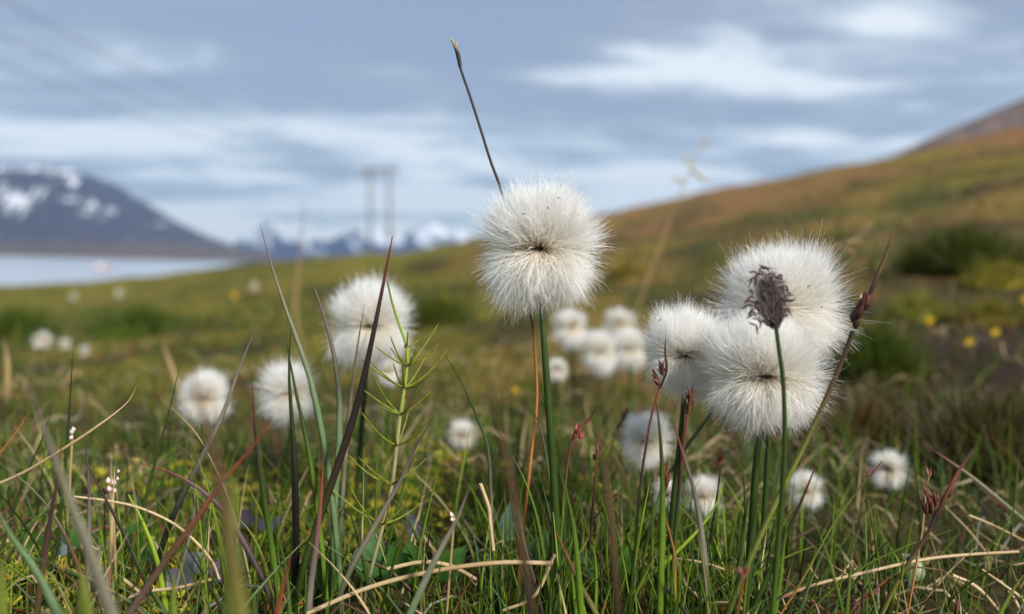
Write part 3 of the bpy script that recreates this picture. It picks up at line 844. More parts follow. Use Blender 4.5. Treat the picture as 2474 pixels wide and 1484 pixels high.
    ('green blade in the centre right of the tall stem foot', [(1360, 1290), (1380, 1380), (1390, 1484)], .178, 10, c_('dkgreen', 'green', 'green'), {}),
    ('straight green blade rising mid bottom left of the blurred dark brown blade', [(1432, 1300), (1440, 1380), (1438, 1484)], .175, 12, c_('green', 'green', 'dkgreen'), {}),
    ('dark green stalk at bottom left of the straw stalk', [(660, 1270), (690, 1370), (700, 1484)], .17, 12, c_('dkgreen', 'midgreen', 'olive'), {}),
    ('thin dark blade with pale base below the horsetail', [(836, 1210), (858, 1280), (880, 1370)], .185, 9, c_('black', 'dkgreen', 'midgreen'), {}),
    ('olive bent blade with beaded edge at lower left', [(560, 1240), (600, 1280), (635, 1350), (655, 1440)], .178, 12, c_('olive', 'olive', 'dkgreen'), {}),
    ('blurred red stub of a blade at bottom left', [(705, 1330), (690, 1390), (668, 1484)], .15, 18, c_('red', 'rust', 'purple'), {}),
    ('green blade leaning right at the centre left bottom', [(720, 1060), (700, 1150), (660, 1240), (620, 1340)], .205, 10, c_('dkgreen', 'green', 'green'), {}),
]
for lab, px, d, wd, cs, kw in BLADES:
    stalk('sedge_blade', px, d, wd, cs, lab, 'grass blade', SB, m=22, tw=random.uniform(-.4, .4), **kw)

STRAWS = [
    ('long pale straw stalk lying across the bottom, rising to the right', [(742, 1482), (890, 1420), (1042, 1381), (1198, 1360), (1332, 1361)], .172, 11, c_('straw', 'straw', 'tan', 'straw')),
    ('thin pale straw arching over the moss at lower left', [(180, 1200), (260, 1210), (340, 1228), (430, 1272), (505, 1345), (530, 1400)], .18, 6, c_('straw', 'straw', 'straw')),
    ('long thin straw stalk sloping up to the right edge', [(1860, 1455), (1960, 1415), (2090, 1383), (2230, 1352), (2340, 1340), (2460, 1333)], .188, 8, c_('rust', 'straw', 'straw', 'tan')),
    ('kinked pale straw upright left of the tall stem', [(1160, 1168), (1180, 1225), (1184, 1260), (1192, 1330)], .185, 9, c_('straw', 'straw', 'straw')),
    ('straw lying under the big front stems', [(1600, 1345), (1700, 1360), (1770, 1385), (1850, 1420)], .20, 6, c_('straw', 'tan', 'tan')),
    ('pale straw near the horsetail foot lying level', [(935, 1375), (1020, 1358), (1090, 1368), (1150, 1400)], .19, 10, c_('straw', 'straw', 'tan')),
    ('pale straws crossing at lower left, the lower one', [(285, 1455), (350, 1430), (430, 1420), (510, 1400)], .175, 8, c_('straw', 'straw', 'tan')),
    ('pale straws crossing at lower left, the upper one', [(300, 1400), (330, 1425), (365, 1455)], .178, 8, c_('straw', 'straw', 'tan')),
    ('pale straw at the lower right edge', [(2300, 1390), (2360, 1420), (2420, 1484)], .19, 10, c_('straw', 'straw', 'tan')),
    ('blurred straw sloping down to the right edge', [(2340, 1245), (2400, 1270), (2480, 1310)], .215, 6, c_('straw', 'tan', 'tan')),
    ('tan straw lying at bottom right of the tall stem', [(1340, 1340), (1290, 1440), (1215, 1475)], .178, 9, c_('tan', 'straw', 'tan')),
]
for lab, px, d, wd, cs in STRAWS:
    stalk('straw_stalk', px, d, wd, cs, lab, 'straw', 'dry straw stalks', m=20, ext=False, flat=0.8, taper_tip=False)

# blurred tall straw grasses in the middle distance
TALL = [
    ('tall blurred straw grass with a thin panicle against sky and slope', [(1695, 345), (1655, 440), (1600, 580), (1545, 730), (1490, 900), (1455, 1000)], .80, 4.6, True),
    ('faint tall straw grass standing before the far mountains', [(735, 480), (728, 560), (722, 640), (712, 760), (740, 860), (770, 960)], .80, 4.5, False),
    ('blurred short straw blade left of the leftmost crossed head', [(388, 815), (410, 880), (440, 965), (460, 1040)], .50, 13, False),
    ('wide blurred straw blade at the left edge', [(5, 815), (16, 860), (18, 940), (12, 1040)], .45, 15, False),
]
for lab, px, d, wd, pan in TALL:
    root, p, b = None, None, None
    (v, f, cc), p = stalk_geo(px, d, wd, c_('brown', 'tan', 'tan', 'brown'), sides=6, flat=0.6, m=22, blunt=0.25)
    b = p[-1].copy()
    root = new_obj('straw_grass', None, None, lab, 'grass', 'tall dry grasses', loc=tuple(b))
    new_obj('stem', mk_mesh('stem', v - b, f, cc, M_PLANT), root)
    if pan:
        for sx_, sy_, ex, ey in ((1690, 355, 1712, 335), (1672, 400, 1650, 375), (1668, 408, 1710, 440), (1655, 440, 1625, 430)):
            stalk('panicle_branch', [(ex, ey), ((sx_ + ex) / 2, (sy_ + ey) / 2 + 2), (sx_, sy_)], d, 8, c_('tan', 'straw'), parent=root, base=b, ext=False, m=8, blunt=.4)
    else:
        stalk('leaf', [(px[1][0] + 22, px[2][1] - 30), (px[2][0] + 10, px[2][1]), (px[3][0], px[3][1])], d, 3.5, c_('brown', 'tan'), parent=root, base=b, ext=False, m=8)
# panicle at right, behind the big heads
(v, f, cc), p = stalk_geo([(2120, 548), (2060, 580), (1985, 610), (1940, 660), (1925, 760), (1920, 900)], .42, 8, c_('straw', 'tan', 'tan'), m=20)
b = p[-1].copy()
root = new_obj('straw_grass', None, None, 'blurred arching straw panicle behind the big heads at right', 'grass', 'tall dry grasses', loc=tuple(b))
new_obj('stem', mk_mesh('stem', v - b, f, cc, M_PLANT), root)
for a_, b2 in (((2110, 540), (2052, 572)), ((2085, 583), (2015, 590)), ((2065, 612), (2020, 598)), ((2030, 640), (1985, 618)), ((2000, 590), (1975, 618))):
    stalk('panicle_branch', [a_, (lerp(a_[0], b2[0], .5), lerp(a_[1], b2[1], .5)), b2], .42, 8, c_('tan', 'brown'), parent=root, base=b, ext=False, m=8, blunt=.4)

# ------------------------------------------------------------------ bare stalk above the tallest head
(v, f, cc), p = stalk_geo([(1100, 118), (1112, 165), (1135, 232), (1160, 310), (1185, 390), (1212, 465), (1250, 610), (1284, 770), (1294, 880), (1296, 980), (1283, 1100), (1262, 1290)],
                          .196, 7.5, c_('black', 'dkpurple', 'dkpurple', 'brown', 'orange', 'orange', 'rust'), sides=8, flat=1, m=60, blunt=0.75)
b = p[-1].copy()
root = new_obj('bare_sedge_stalk', None, None, 'tall thin dark stalk leaning left, rising above the tallest white head', 'sedge', loc=tuple(b))
new_obj('stem', mk_mesh('stem', v - b, f, cc, M_PLANT), root)
stalk('bud_sheath', [(1095, 104), (1101, 118), (1107, 135), (1111, 160)], .196, 10, c_('tan', 'dkbrown', 'black'), parent=root, base=b, ext=False, m=10, flat=1)
stalk('seed_bristle', [(1087, 96), (1092, 98), (1096, 108), (1099, 118)], .196, 6, c_('straw', 'tan', 'brown'), parent=root, base=b, ext=False, m=8, flat=1, blunt=.7)
stalk('seed_bristle', [(1101, 103), (1103, 110), (1100, 117)], .196, 5, c_('straw', 'tan'), parent=root, base=b, ext=False, m=8, flat=1, blunt=.6)

# ------------------------------------------------------------------ right sedge with brown node
(v, f, cc), p = stalk_geo([(2060, 800), (2030, 880), (1985, 985), (1930, 1100), (1880, 1200), (1820, 1330), (1775, 1440)], .172, 13,
                          c_('dkbrown', 'brown', 'olive', 'olive', 'midgreen', 'midgreen'), sides=8, flat=1, m=30, blunt=.8)
b = p[-1].copy()
root = new_obj('brown_sedge', None, None, 'slanting brown sedge with a knobbly node and long red-tipped bract right of the big heads', 'sedge', loc=tuple(b))
new_obj('stem', mk_mesh('stem', v - b, f, cc, M_PLANT), root)
stalk('bract', [(2153, 568), (2142, 610), (2122, 660), (2100, 712), (2085, 750)], .172, 13, c_('red', 'brown', 'brown', 'dkbrown', 'dkbrown'), parent=root, base=b, ext=False, m=16, flat=.7, blunt=.1)


def scale_geo(c, dirv, ln, wd, col, tipcol, seed, sides=5, flat=.6, curve=0.15):
    q_ = np.random.default_rng(seed)
    dirv = np.asarray(dirv, float); dirv /= np.linalg.norm(dirv)
    s = q_.normal(size=3) * curve
    t = np.linspace(0, 1, 6)[:, None]
    p_ = c + dirv * ln * t + s * ln * t ** 2
    rad = wd * np.array([.45, .95, 1.0, .75, .4, .04])
    cc_ = lerp(np.asarray(col)[None], np.asarray(tipcol)[None], t)
    return strands(p_[None], rad[None], cc_[None], sides, flat, seed=seed)


def img_dir(dx, dy, dz=0.0):
    return _r * dx - _u * dy - _f * dz


nodec = [(2066, 795), (2062, 780), (2070, 770), (2078, 760), (2072, 750), (2086, 748), (2082, 738), (2076, 745)]
for i, (x, y) in enumerate(nodec):
    g_ = scale_geo(P(x, y, .172 - 0.0007 * (i % 3)) - b, img_dir(0.45 + random.uniform(-.3, .3), -1, random.uniform(-.2, .5)), 44 / F * .172, 12 / F * .172,
                   C['dkbrown'] * .9, C['rust'] * (0.6 if i % 2 else .35), i)
    new_obj('spikelet_scale', mk_mesh('spikelet_scale', *g_, M_SEED), root)
g_ = scale_geo(P(2078, 728, .1715) - b, img_dir(0.0, -1, .1), 20 / F * .172, 4 / F * .172, C['straw'], C['straw'], 99)
new_obj('stigma', mk_mesh('stigma', *g_, M_SEED), root)

# ------------------------------------------------------------------ purple foxtail spike
DF = 0.160
(v, f, cc), p = stalk_geo([(1874, 790), (1882, 850), (1892, 930), (1895, 1060), (1890, 1180), (1880, 1300), (1868, 1450)], DF, 13,
                          c_('dkgreen', 'dkgreen', 'dkgreen', 'midgreen', 'green'), sides=8, flat=1, m=30, blunt=.75)
b = p[-1].copy()
root = new_obj('foxtail_grass', None, None, 'dark purple woolly foxtail grass spike in front of the big white heads', 'grass', loc=tuple(b))
new_obj('stem', mk_mesh('stem', v - b, f, cc, M_PLANT), root)
q_ = np.random.default_rng(5)
ax0, ax1 = P(1873, 795, DF), P(1852, 676, DF)
axd = ax1 - ax0
ln_ax = np.linalg.norm(axd); axu = axd / ln_ax
sd1 = np.cross(axu, [0, 1, 0]); sd1 /= np.linalg.norm(sd1); sd2 = np.cross(axu, sd1)
geo = []
for i in range(240):
    s = q_.random() ** 0.9
    rr = 0.0015 * math.sqrt(max(0.05, 1 - abs(2 * (s - 0.42)) ** 2.2)) * (1.0 if s < .8 else 1 - (s - .8) * 1.5)
    an = q_.uniform(0, 2 * math.pi)
    o = sd1 * math.cos(an) + sd2 * math.sin(an)
    tone = q_.choice(4)
    col = [lin((44, 36, 34)), lin((70, 60, 56)), lin((104, 94, 88)), lin((26, 21, 20))][tone]
    geo.append(scale_geo(ax0 + axd * s * 0.88 + o * rr * 0.55 - b, axu * 1.0 + o * 0.75, 0.0025, 0.00032, col * .8, lin((90, 76, 74)), 300 + i, 4))
new_obj('flower_spike', mk_mesh('flower_spike', *cat(geo), M_SEED), root)
hairs = []
nh = 900
s = q_.random(nh); an = q_.uniform(0, 2 * math.pi, nh)
rr = 0.0015 * np.sqrt(np.clip(1 - np.abs(2 * (s - 0.42)) ** 2.2, 0.05, 1))
o = np.cos(an)[:, None] * sd1 + np.sin(an)[:, None] * sd2
st = ax0 + axd * (s * 0.9)[:, None] + o * (rr * 0.8)[:, None] - b
dr = axu + o * 0.7 + q_.normal(size=(nh, 3)) * 0.2
t = np.linspace(0, 1, 4)[None, :, None]
hp = st[:, None] + dr[:, None] * t * 0.0028
hv = strands(hp, np.full((nh, 4), 0.00004), np.broadcast_to(lin((140, 128, 126)), (nh, 4, 3)), 2, seed=4)
new_obj('silky_hair', mk_mesh('silky_hair', *hv, M_SEED), root, kind='stuff')
ANTH = [(1822, 655), (1835, 648), (1850, 645), (1818, 672), (1826, 668), (1812, 715), (1808, 725), (1818, 745), (1812, 752), (1830, 770), (1826, 785), (1880, 680), (1892, 690), (1898, 700),
        (1885, 705), (1903, 712), (1895, 722), (1890, 735), (1902, 745), (1840, 655), (1865, 660), (1832, 740), (1825, 728), (1899, 690), (1806, 735), (1815, 700), (1830, 660), (1870, 668), (1905, 728), (1900, 760), (1892, 750), (1838, 775), (1820, 760), (1886, 662)]
for i, (x, y) in enumerate(ANTH):
    a0 = random.uniform(-1, 1)
    c0 = P(x, y, DF - 0.002) - b
    gg = [scale_geo(c0, img_dir(sgn * 0.6 + a0 * .6, random.uniform(0, 1), 0), 17 / F * DF, 3.0 / F * DF, lin((78, 58, 62)), lin((46, 32, 36)), i * 2 + k_, 4, 1, .4) for k_, sgn in enumerate((-1, 1))]
    new_obj('anther', mk_mesh('anther', *cat(gg), M_SEED), root)

# ------------------------------------------------------------------ rushes with red-brown capsules
def rush(label, stem, d, wd, caps, bract=None, scol=('rust', 'dkpurple', 'midgreen', 'midgreen'), col=(92, 50, 40), size=28, flat_dir=(0.2, -1), group='rushes with red-brown capsules'):
    (v, f, cc), p = stalk_geo(stem, d, wd, c_(*scol), sides=8, flat=1, m=26, blunt=.7)
    b = p[-1].copy()
    root = new_obj('rush', None, None, label, 'rush', group, loc=tuple(b))
    new_obj('stem', mk_mesh('stem', v - b, f, cc, M_PLANT), root)
    if bract is not None:
        stalk('bract', bract, d, wd * .95, c_('dkpurple', 'rust', 'dkpurple'), parent=root, base=b, ext=False, m=12, flat=.8, blunt=.05)
    for i, (x, y, dx, dy) in enumerate(caps):
        gs = [scale_geo(P(x + random.uniform(-3, 3), y + random.uniform(-3, 3), d - 0.0008 + random.uniform(-.0012, .0012)) - b,
                        img_dir(dx + random.uniform(-.35, .35), dy + random.uniform(-.2, .2), random.uniform(-.3, .3)), size / F * d * random.uniform(.7, 1.1), size * .16 / F * d,
                        lin(col) * random.uniform(.55, 1.0), lin((140, 92, 74)) * random.uniform(.4, 1.0), i * 7 + k_ + int(stem[0][0])) for k_ in range(5)]
        new_obj('capsule', mk_mesh('capsule', *cat(gs), M_SEED), root)
    return root


rush('dark rush with curled capsules and long pointed bract before the upright head', [(1592, 935), (1586, 960), (1572, 1010), (1560, 1080), (1548, 1160), (1535, 1300)], .178, 7,
     [(1592, 930, -.6, -1), (1590, 915, -.7, -1), (1598, 905, -.4, -1), (1603, 895, -.3, -1)], [(1608, 815), (1606, 850), (1610, 890), (1602, 920), (1592, 940)], size=28, col=(96, 52, 46))
rush('red rush spikelet with pointed tip between the upright head and the front head', [(1660, 1000), (1655, 1040), (1648, 1100), (1640, 1180), (1630, 1300)], .185, 10,
     [(1660, 1000, .1, -1), (1664, 985, .1, -1), (1666, 970, .15, -1), (1661, 990, -.1, -1)], [(1674, 930), (1670, 950), (1662, 980), (1658, 1000)], size=36)
rush('rush with paired salmon-red capsules right of the tall stem', [(1385, 1055), (1376, 1090), (1368, 1140), (1360, 1230)], .192, 8,
     [(1384, 1058, .6, -1), (1390, 1045, .7, -1), (1402, 1060, .3, -1), (1398, 1045, .6, -1)], [(1444, 980), (1425, 1010), (1400, 1040), (1386, 1060)], scol=('red', 'midgreen', 'green', 'green'), col=(150, 76, 62), size=26)
rush('brown rush capsule half behind the blurred dark brown blade', [(1440, 1110), (1438, 1150), (1432, 1220), (1425, 1320)], .19, 7,
     [(1438, 1110, .1, -1), (1442, 1098, .1, -1), (1444, 1085, .2, -1)], None, col=(96, 70, 48), size=26)
rush('small red-tipped rush above the low head beside the curved green blade', [(1740, 1130), (1737, 1160), (1728, 1220), (1716, 1290)], .195, 5,
     [(1738, 1125, .1, -1), (1742, 1112, 0, -1)], None, scol=('dkpurple', 'black', 'dkbrown', 'midgreen'), col=(150, 60, 54), size=22)
rush('dark red pointed rush bud left of the low heads', [(1607, 1180), (1602, 1220), (1596, 1300)], .185, 7,
     [(1606, 1185, .1, -1), (1608, 1170, 0, -1), (1604, 1160, .1, -1)], [(1612, 1110), (1611, 1140), (1608, 1170)], col=(100, 34, 36), size=34)
rush('faint pinkish rush spike left of the shaggy lower head', [(1494, 1035), (1480, 1070), (1465, 1140)], .235, 6,
     [(1492, 1035, .5, -1), (1500, 1018, .5, -1), (1508, 1005, .5, -1)], None, scol=('tan', 'tan', 'midgreen'), col=(130, 84, 92), size=24)
rush('dark brown rush head with long grey bract at lower right', [(2262, 1235), (2240, 1290), (2200, 1350), (2160, 1420), (2130, 1484)], .18, 10,
     [(2240, 1245, -.3, -1), (2252, 1240, -.1, -1), (2246, 1225, -.4, -1), (2258, 1222, 0, -1), (2236, 1230, -.5, -1), (2262, 1215, .1, -1), (2250, 1210, -.1, -1)],
     [(2356, 1078), (2320, 1130), (2290, 1185), (2268, 1232), (2258, 1250)], scol=('dkpurple', 'brown', 'olive', 'olive'), col=(84, 46, 38), size=34)
rush('thin tan stalk bent before the dark brown rush head at lower right', [(2247, 1135), (2236, 1190), (2226, 1290), (2210, 1380), (2192, 1484)], .185, 5,
     [(2244, 1150, .1, -1)], None, scol=('tan', 'tan', 'orange', 'orange'), col=(150, 110, 80), size=20)
rush('small red-brown rush lying at the bottom right', [(2090, 1440), (2075, 1470), (2050, 1500)], .175, 7,
     [(2085, 1448, .6, -.8), (2100, 1440, .8, -.6)], [(2160, 1385), (2130, 1410), (2095, 1440)], col=(84, 44, 38), size=26)
rush('pinkish blurred rush bud low on the front big stems', [(1798, 1390), (1790, 1430), (1780, 1484)], .150, 8,
     [(1796, 1395, -.4, -1), (1802, 1385, .2, -1), (1790, 1388, -.8, -1)], None, scol=('rust', 'midgreen', 'green'), col=(150, 90, 88), size=24)
rush('slender bent stalk ending in a dark fork before the lone low head at right', [(2100, 1150), (2060, 1200), (2010, 1270), (1960, 1360), (1920, 1430), (1885, 1484)], .185, 5,
     [(2098, 1150, .6, -.8), (2094, 1152, .2, -1)], [(2132, 1112), (2116, 1132), (2098, 1152)], scol=('brown', 'olive', 'olive', 'orange', 'orange'), col=(130, 104, 84), size=16)

# little knotweed spikes (pale bulbs on a stem)
def bistort(label, stem, d, bulbs, col):
    (v, f, cc), p = stalk_geo(stem, d, 6, c_('tan', 'tan', 'green'), sides=6, flat=1, m=16, blunt=.8)
    b = p[-1].copy()
    root = new_obj('bistort', None, None, label, 'flower', 'small bistort flowers', loc=tuple(b))
    new_obj('stem', mk_mesh('stem', v - b, f, cc, M_PLANT), root)
    for i, (x, y, sz) in enumerate(bulbs):
        g_ = scale_geo(P(x, y, d - .0012) - b, img_dir(random.uniform(-.5, .5), -1), sz / F * d, sz * .42 / F * d, lin(col), lin(col) * 1.05, i + int(x), 6, .9, .05)
        new_obj('bulbil', mk_mesh('bulbil', *g_, M_PETAL), root)


bistort('tiny pale pink bistort spike in the grass at lower left', [(270, 1150), (272, 1200), (276, 1290)], .20, [(262, 1168, 16), (274, 1172, 15), (266, 1186, 14), (276, 1190, 13), (284, 1160, 9), (286, 1142, 8)], (226, 196, 196))
bistort('two pale bulbils on a thin stem at bottom centre', [(1096, 1245), (1094, 1290), (1088, 1360)], .178, [(1092, 1248, 12), (1096, 1262, 11), (1090, 1258, 9)], (232, 214, 198))
bistort('tiny white bud left of the wide blurred blade at left', [(175, 1035), (174, 1070), (170, 1140)], .215, [(172, 1048, 14), (178, 1042, 12), (171, 1062, 12)], (222, 206, 198))

# ------------------------------------------------------------------ horsetail
DH = 0.19
(v, f, cc), p = stalk_geo([(935, 678), (948, 735), (966, 790), (982, 838), (983, 883), (977, 937), (967, 999), (958, 1076), (947, 1169), (926, 1265), (903, 1350)], DH, 9.5,
                          c_('green', 'lime', lin((150, 146, 104)), lin((150, 140, 110)), lin((140, 120, 100))), sides=8, flat=1, m=50, blunt=.45)
b = p[-1].copy()
horse = new_obj('horsetail', None, None, 'green field horsetail with whorls of thin jointed branches left of centre', 'horsetail', loc=tuple(b))
new_obj('stem', mk_mesh('stem', v - b, f, cc, M_PLANT), horse)
NODES = [(982, 838, 45), (983, 883, 80), (977, 937, 100), (967, 999, 120), (958, 1076, 135), (947, 1169, 120), (926, 1265, 135)]
qh = np.random.default_rng(12)
for i, (x, y, ln) in enumerate(NODES):
    c0 = P(x, y, DH)
    sh = [scale_geo(c0 - b + _u * -0.0006, img_dir(0, -1), 20 / F * DH, 6.2 / F * DH, lin((150, 140, 96)), lin((120, 110, 70)), i, 8, 1, 0)]
    new_obj('sheath', mk_mesh('sheath', *sh[0], M_PLANT), horse)
    k_ = 7 if i else 4
    for j in range(k_):
        if qh.random() < .18: continue
        an = 2 * math.pi * (j + 0.3 * qh.random()) / k_ + i * .5
        lx, lz = math.cos(an), math.sin(an)
        L_ = ln / F * DH * qh.uniform(.6, 1.2)
        t = np.linspace(0, 1, 14)
        horiz = L_ * (t * 1.0)
        rise = L_ * (qh.uniform(.0, .35) * t + qh.uniform(.3, .85) * t ** qh.uniform(1.4, 2.2))
        pb_ = c0[None] + (_r * lx + _f * lz * 0.8)[None] * horiz[:, None] + _u[None] * rise[:, None]
        # each branch is a chain of short joints
        rad = 4.0 / F * DH * 0.5 * (1.25 + 0.25 * np.abs(np.sin(t * 4 * math.pi))) * (1 - .45 * t)
        rad[-1] *= .2
        col_ = lerp(lin((98, 106, 30)), lin((128, 138, 40)), np.abs(np.sin(t * 4 * math.pi))[:, None])
        g_ = strands((pb_ - b)[None], rad[None], col_[None], 5, 1, seed=j)
        new_obj('branch', mk_mesh('branch', *g_, M_PLANT), horse)

# ------------------------------------------------------------------ yellow flowers
def buttercup(x, y, d, sz, label):
    c0 = P(x, y, d)
    base = np.array([c0[0] + .003, c0[1] + 0.002, 0]); base[2] = gz(base[0], base[1])
    if c0[2] < base[2] + 0.004: c0[2] = base[2] + 0.006
    root = new_obj('buttercup', None, None, label, 'flower', 'yellow flowers in the heath', loc=tuple(base))
    pt = np.linspace(0, 1, 6)[:, None]
    pp = lerp(np.zeros(3), c0 - base, pt) + np.array([0.002, 0, 0]) * np.sin(pt * math.pi)
    v, f, cc = strands(pp[None], np.full((1, 6), .0006), np.broadcast_to(C['green'], (1, 6, 3)), 5, seed=1)
    new_obj('stem', mk_mesh('stem', v, f, cc, M_PLANT), root)
    R = sz / F * d
    for k_ in range(5):
        a = k_ * 2 * math.pi / 5 + x
        u_ = img_dir(math.cos(a), math.sin(a), .35); w_ = np.cross(u_, -_f); w_ /= np.linalg.norm(w_)
        g_ = scale_geo(c0 - base, u_, R, R * .42, lin((226, 190, 20)), lin((240, 210, 40)), k_, 6, .25, 0.0)
        new_obj('petal', mk_mesh('petal', *g_, M_PETAL), root)


for x, y, d, sz, lab in [(1077, 743, 1.5, 10, 'yellow flower right of the round head left of centre'), (567, 715, 1.9, 8, 'dim yellow flower left of the tall grey blade on the meadow'),
                         (2332, 968, .62, 15, 'yellow flower low at right, nearest of the pair'), (2393, 951, .66, 13, 'yellow flower low at right, upper of the pair'),
                         (2235, 878, .75, 13, 'yellow flower right of the brown sedge stem'), (2468, 775, .85, 14, 'yellow flower cut by the right edge'),
                         (1245, 990, .55, 10, 'small yellow flower left of the tall dark stem'), (1140, 725, 1.7, 6, 'faint yellow flower between round head and tallest head')]:
    buttercup(x, y, d, sz, lab)


# ------------------------------------------------------------------ hummocks and moss cushions
def hummock(name, label, px, py, wpx, hpx, d, cols, blade, nbl, seed, group=None):
    """a mound standing on the ground: px,py is the middle of its foot"""
    c0, d = ground_hit(px, py)
    c0 = np.array([c0[0], c0[1], gz(c0[0], c0[1]) - 0.005])
    a, hh = wpx / 2 / F * d, hpx / F * d
    root = new_obj(name, None, None, label, 'hummock', group, loc=tuple(c0))
    nu_, nv_ = 36, 12
    TH, PH = np.meshgrid(np.linspace(0, 2 * math.pi, nu_, endpoint=False), np.linspace(0, 1, nv_), indexing='ij')
    rr = a * np.cos(PH * math.pi / 2) + 1e-5
    X, Y = rr * np.cos(TH), rr * np.sin(TH) * .8
    sc = a * .45
    nz = fbm((X + 31 * seed) / sc, (Y + np.sin(PH)) / sc, seed, 3)
    k_ = 0.75 + 0.5 * nz
    Z = hh * np.sin(PH * math.pi / 2) * k_
    X, Y = X * k_, Y * k_
    colr = lerp(cols[0], cols[1], sm(nz, .35, .65)[..., None])
    ix = np.arange(nu_ * nv_).reshape(nu_, nv_)
    fq_ = np.stack([ix[:, :-1], np.roll(ix, -1, 0)[:, :-1], np.roll(ix, -1, 0)[:, 1:], ix[:, 1:]], -1).reshape(-1, 4)
    new_obj('mound', mk_mesh('mound', np.stack([X, Y, Z], -1), fq_, colr, M_MOSS), root)
    q_ = np.random.default_rng(seed)
    i1, i2 = q_.integers(0, nu_, nbl), q_.integers(0, nv_, nbl)
    st = np.stack([X[i1, i2], Y[i1, i2], Z[i1, i2]], -1)
    nrm = st / (np.linalg.norm(st, axis=1, keepdims=True) + 1e-9)
    dr = nrm * .6 + np.array([0, 0, .9]) + q_.normal(size=(nbl, 3)) * .45
    t = np.linspace(0, 1, 4)[None, :, None]
    pp = st[:, None] + dr[:, None] * t * (blade * (.5 + q_.random((nbl, 1, 1)))) + q_.normal(size=(nbl, 1, 3)) * blade * .35 * t ** 2
    cc_ = lerp(cols[0], cols[1], q_.random((nbl, 1, 1))) * (0.7 + .6 * t)
    g_ = strands(pp, blade * .06 * (1 - .8 * t[..., 0]) * np.ones((nbl, 1)), cc_, 2, seed=seed)
    new_obj('grass_tuft', mk_mesh('grass_tuft', *g_, M_GRASS), root, kind='stuff')


dkg, grn, yel, brn = lin((40, 54, 18)), lin((78, 96, 28)), lin((186, 172, 52)), lin((120, 104, 48))
hummock('grass_hummock', 'dark green grassy hummock at right below the slope', 2325, 650, 250, 62, 1.25, (lin((52, 62, 20)), lin((86, 92, 32))), .016, 2500, 3)
hummock('moss_cushion', 'bright yellow moss cushion at the right edge', 2420, 690, 190, 36, 1.15, (lin((150, 138, 44)), lin((96, 88, 34))), .009, 900, 5)
hummock('moss_cushion', 'yellow-green moss cushion low at the right edge', 2390, 775, 210, 34, .95, (lin((138, 130, 38)), lin((84, 74, 34))), .008, 900, 7)
hummock('moss_cushion', 'yellowish moss cushion right of the brown sedge node', 2215, 770, 150, 45, 1.0, (lin((140, 138, 50)), lin((90, 92, 36))), .008, 800, 8)
hummock('grass_hummock', 'dim green hummock on the meadow left of the round head', 345, 812, 240, 40, 1.1, (lin((56, 66, 20)), grn), .015, 1500, 11)
hummock('grass_hummock', 'dim dark hummock right of the round head left of centre', 1055, 785, 150, 34, .95, (lin((64, 70, 20)), lin((92, 98, 30))), .014, 1500, 12)
hummock('moss_cushion', 'small yellow moss cushion right of the tallest head', 1512, 672, 80, 16, 1.6, (lin((140, 126, 40)), brn), .02, 300, 13)
hummock('grass_hummock', 'dark green hummock at the left edge of the meadow', 40, 815, 160, 34, 1.1, (lin((56, 66, 20)), grn), .015, 1200, 14)
hummock('grass_hummock', 'green hummock right of the big heads under the brown sedge', 2110, 905, 170, 50, .62, (lin((56, 70, 20)), lin((84, 96, 30))), .013, 1500, 15)
hummock('grass_hummock', 'dark heathery hummock behind the lone low head at right', 2390, 1130, 320, 80, .42, (lin((50, 48, 28)), lin((96, 86, 46))), .010, 2500, 16)
hummock('grass_hummock', 'brown heathery hummock behind the front big head', 2080, 1090, 240, 55, .46, (lin((70, 54, 34)), lin((104, 88, 48))), .009, 1500, 17)

# ------------------------------------------------------------------ dwarf willow leaves
def willow(label, x, y, leaves, seed):
    h0, _ = ground_hit(x, y)
    h0 = np.array([h0[0], h0[1], gz(h0[0], h0[1])])
    root = new_obj('dwarf_willow', None, None, label, 'willow', 'dwarf willow sprigs in the moss', loc=tuple(h0))
    q_ = np.random.default_rng(seed)
    pp = np.array([[0, 0, -.002], [.001, 0, .004], [0.002, .001, .014]])
    new_obj('stem', mk_mesh('stem', *strands(pp[None], np.full((1, 3), .0006), np.broadcast_to(C['brown'], (1, 3, 3)), 5), M_PLANT), root)
    for i, (dx, dz, ln, wd, an, col) in enumerate(leaves):
        t = np.linspace(0, 1, 8)
        w_ = wd * np.sin(np.pi * np.clip(t, 0.02, .985) ** .85) + 1e-5
        u_ = math.cos(an) * _r + math.sin(an) * _u - _f * q_.uniform(-.2, .5)
        s_ = np.cross(u_, -_f + _u * q_.uniform(-.4, .7)); s_ /= np.linalg.norm(s_)
        n_ = np.cross(s_, u_)
        c0 = _r * dx + np.array([0, 0, 1]) * (dz + .005) - _f * q_.uniform(-.004, .006)
        V = []
        for tt, w1 in zip(t, w_):
            cpt = c0 + u_ * ln * tt - n_ * ln * .25 * tt ** 2
            V += [cpt - s_ * w1 + n_ * w1 * .3, cpt, cpt + s_ * w1 + n_ * w1 * .3]
        fq_ = []
        for k_ in range(7):
            for j in range(2):
                fq_.append([k_ * 3 + j, k_ * 3 + j + 1, k_ * 3 + j + 4, k_ * 3 + j + 3])
        V = np.array(V)
        cc_ = np.broadcast_to(lin(col), (len(V), 3)) * (0.85 + .3 * q_.random((len(V), 1)))
        new_obj('leaf', mk_mesh('leaf', V, fq_, cc_, M_LEAF), root)


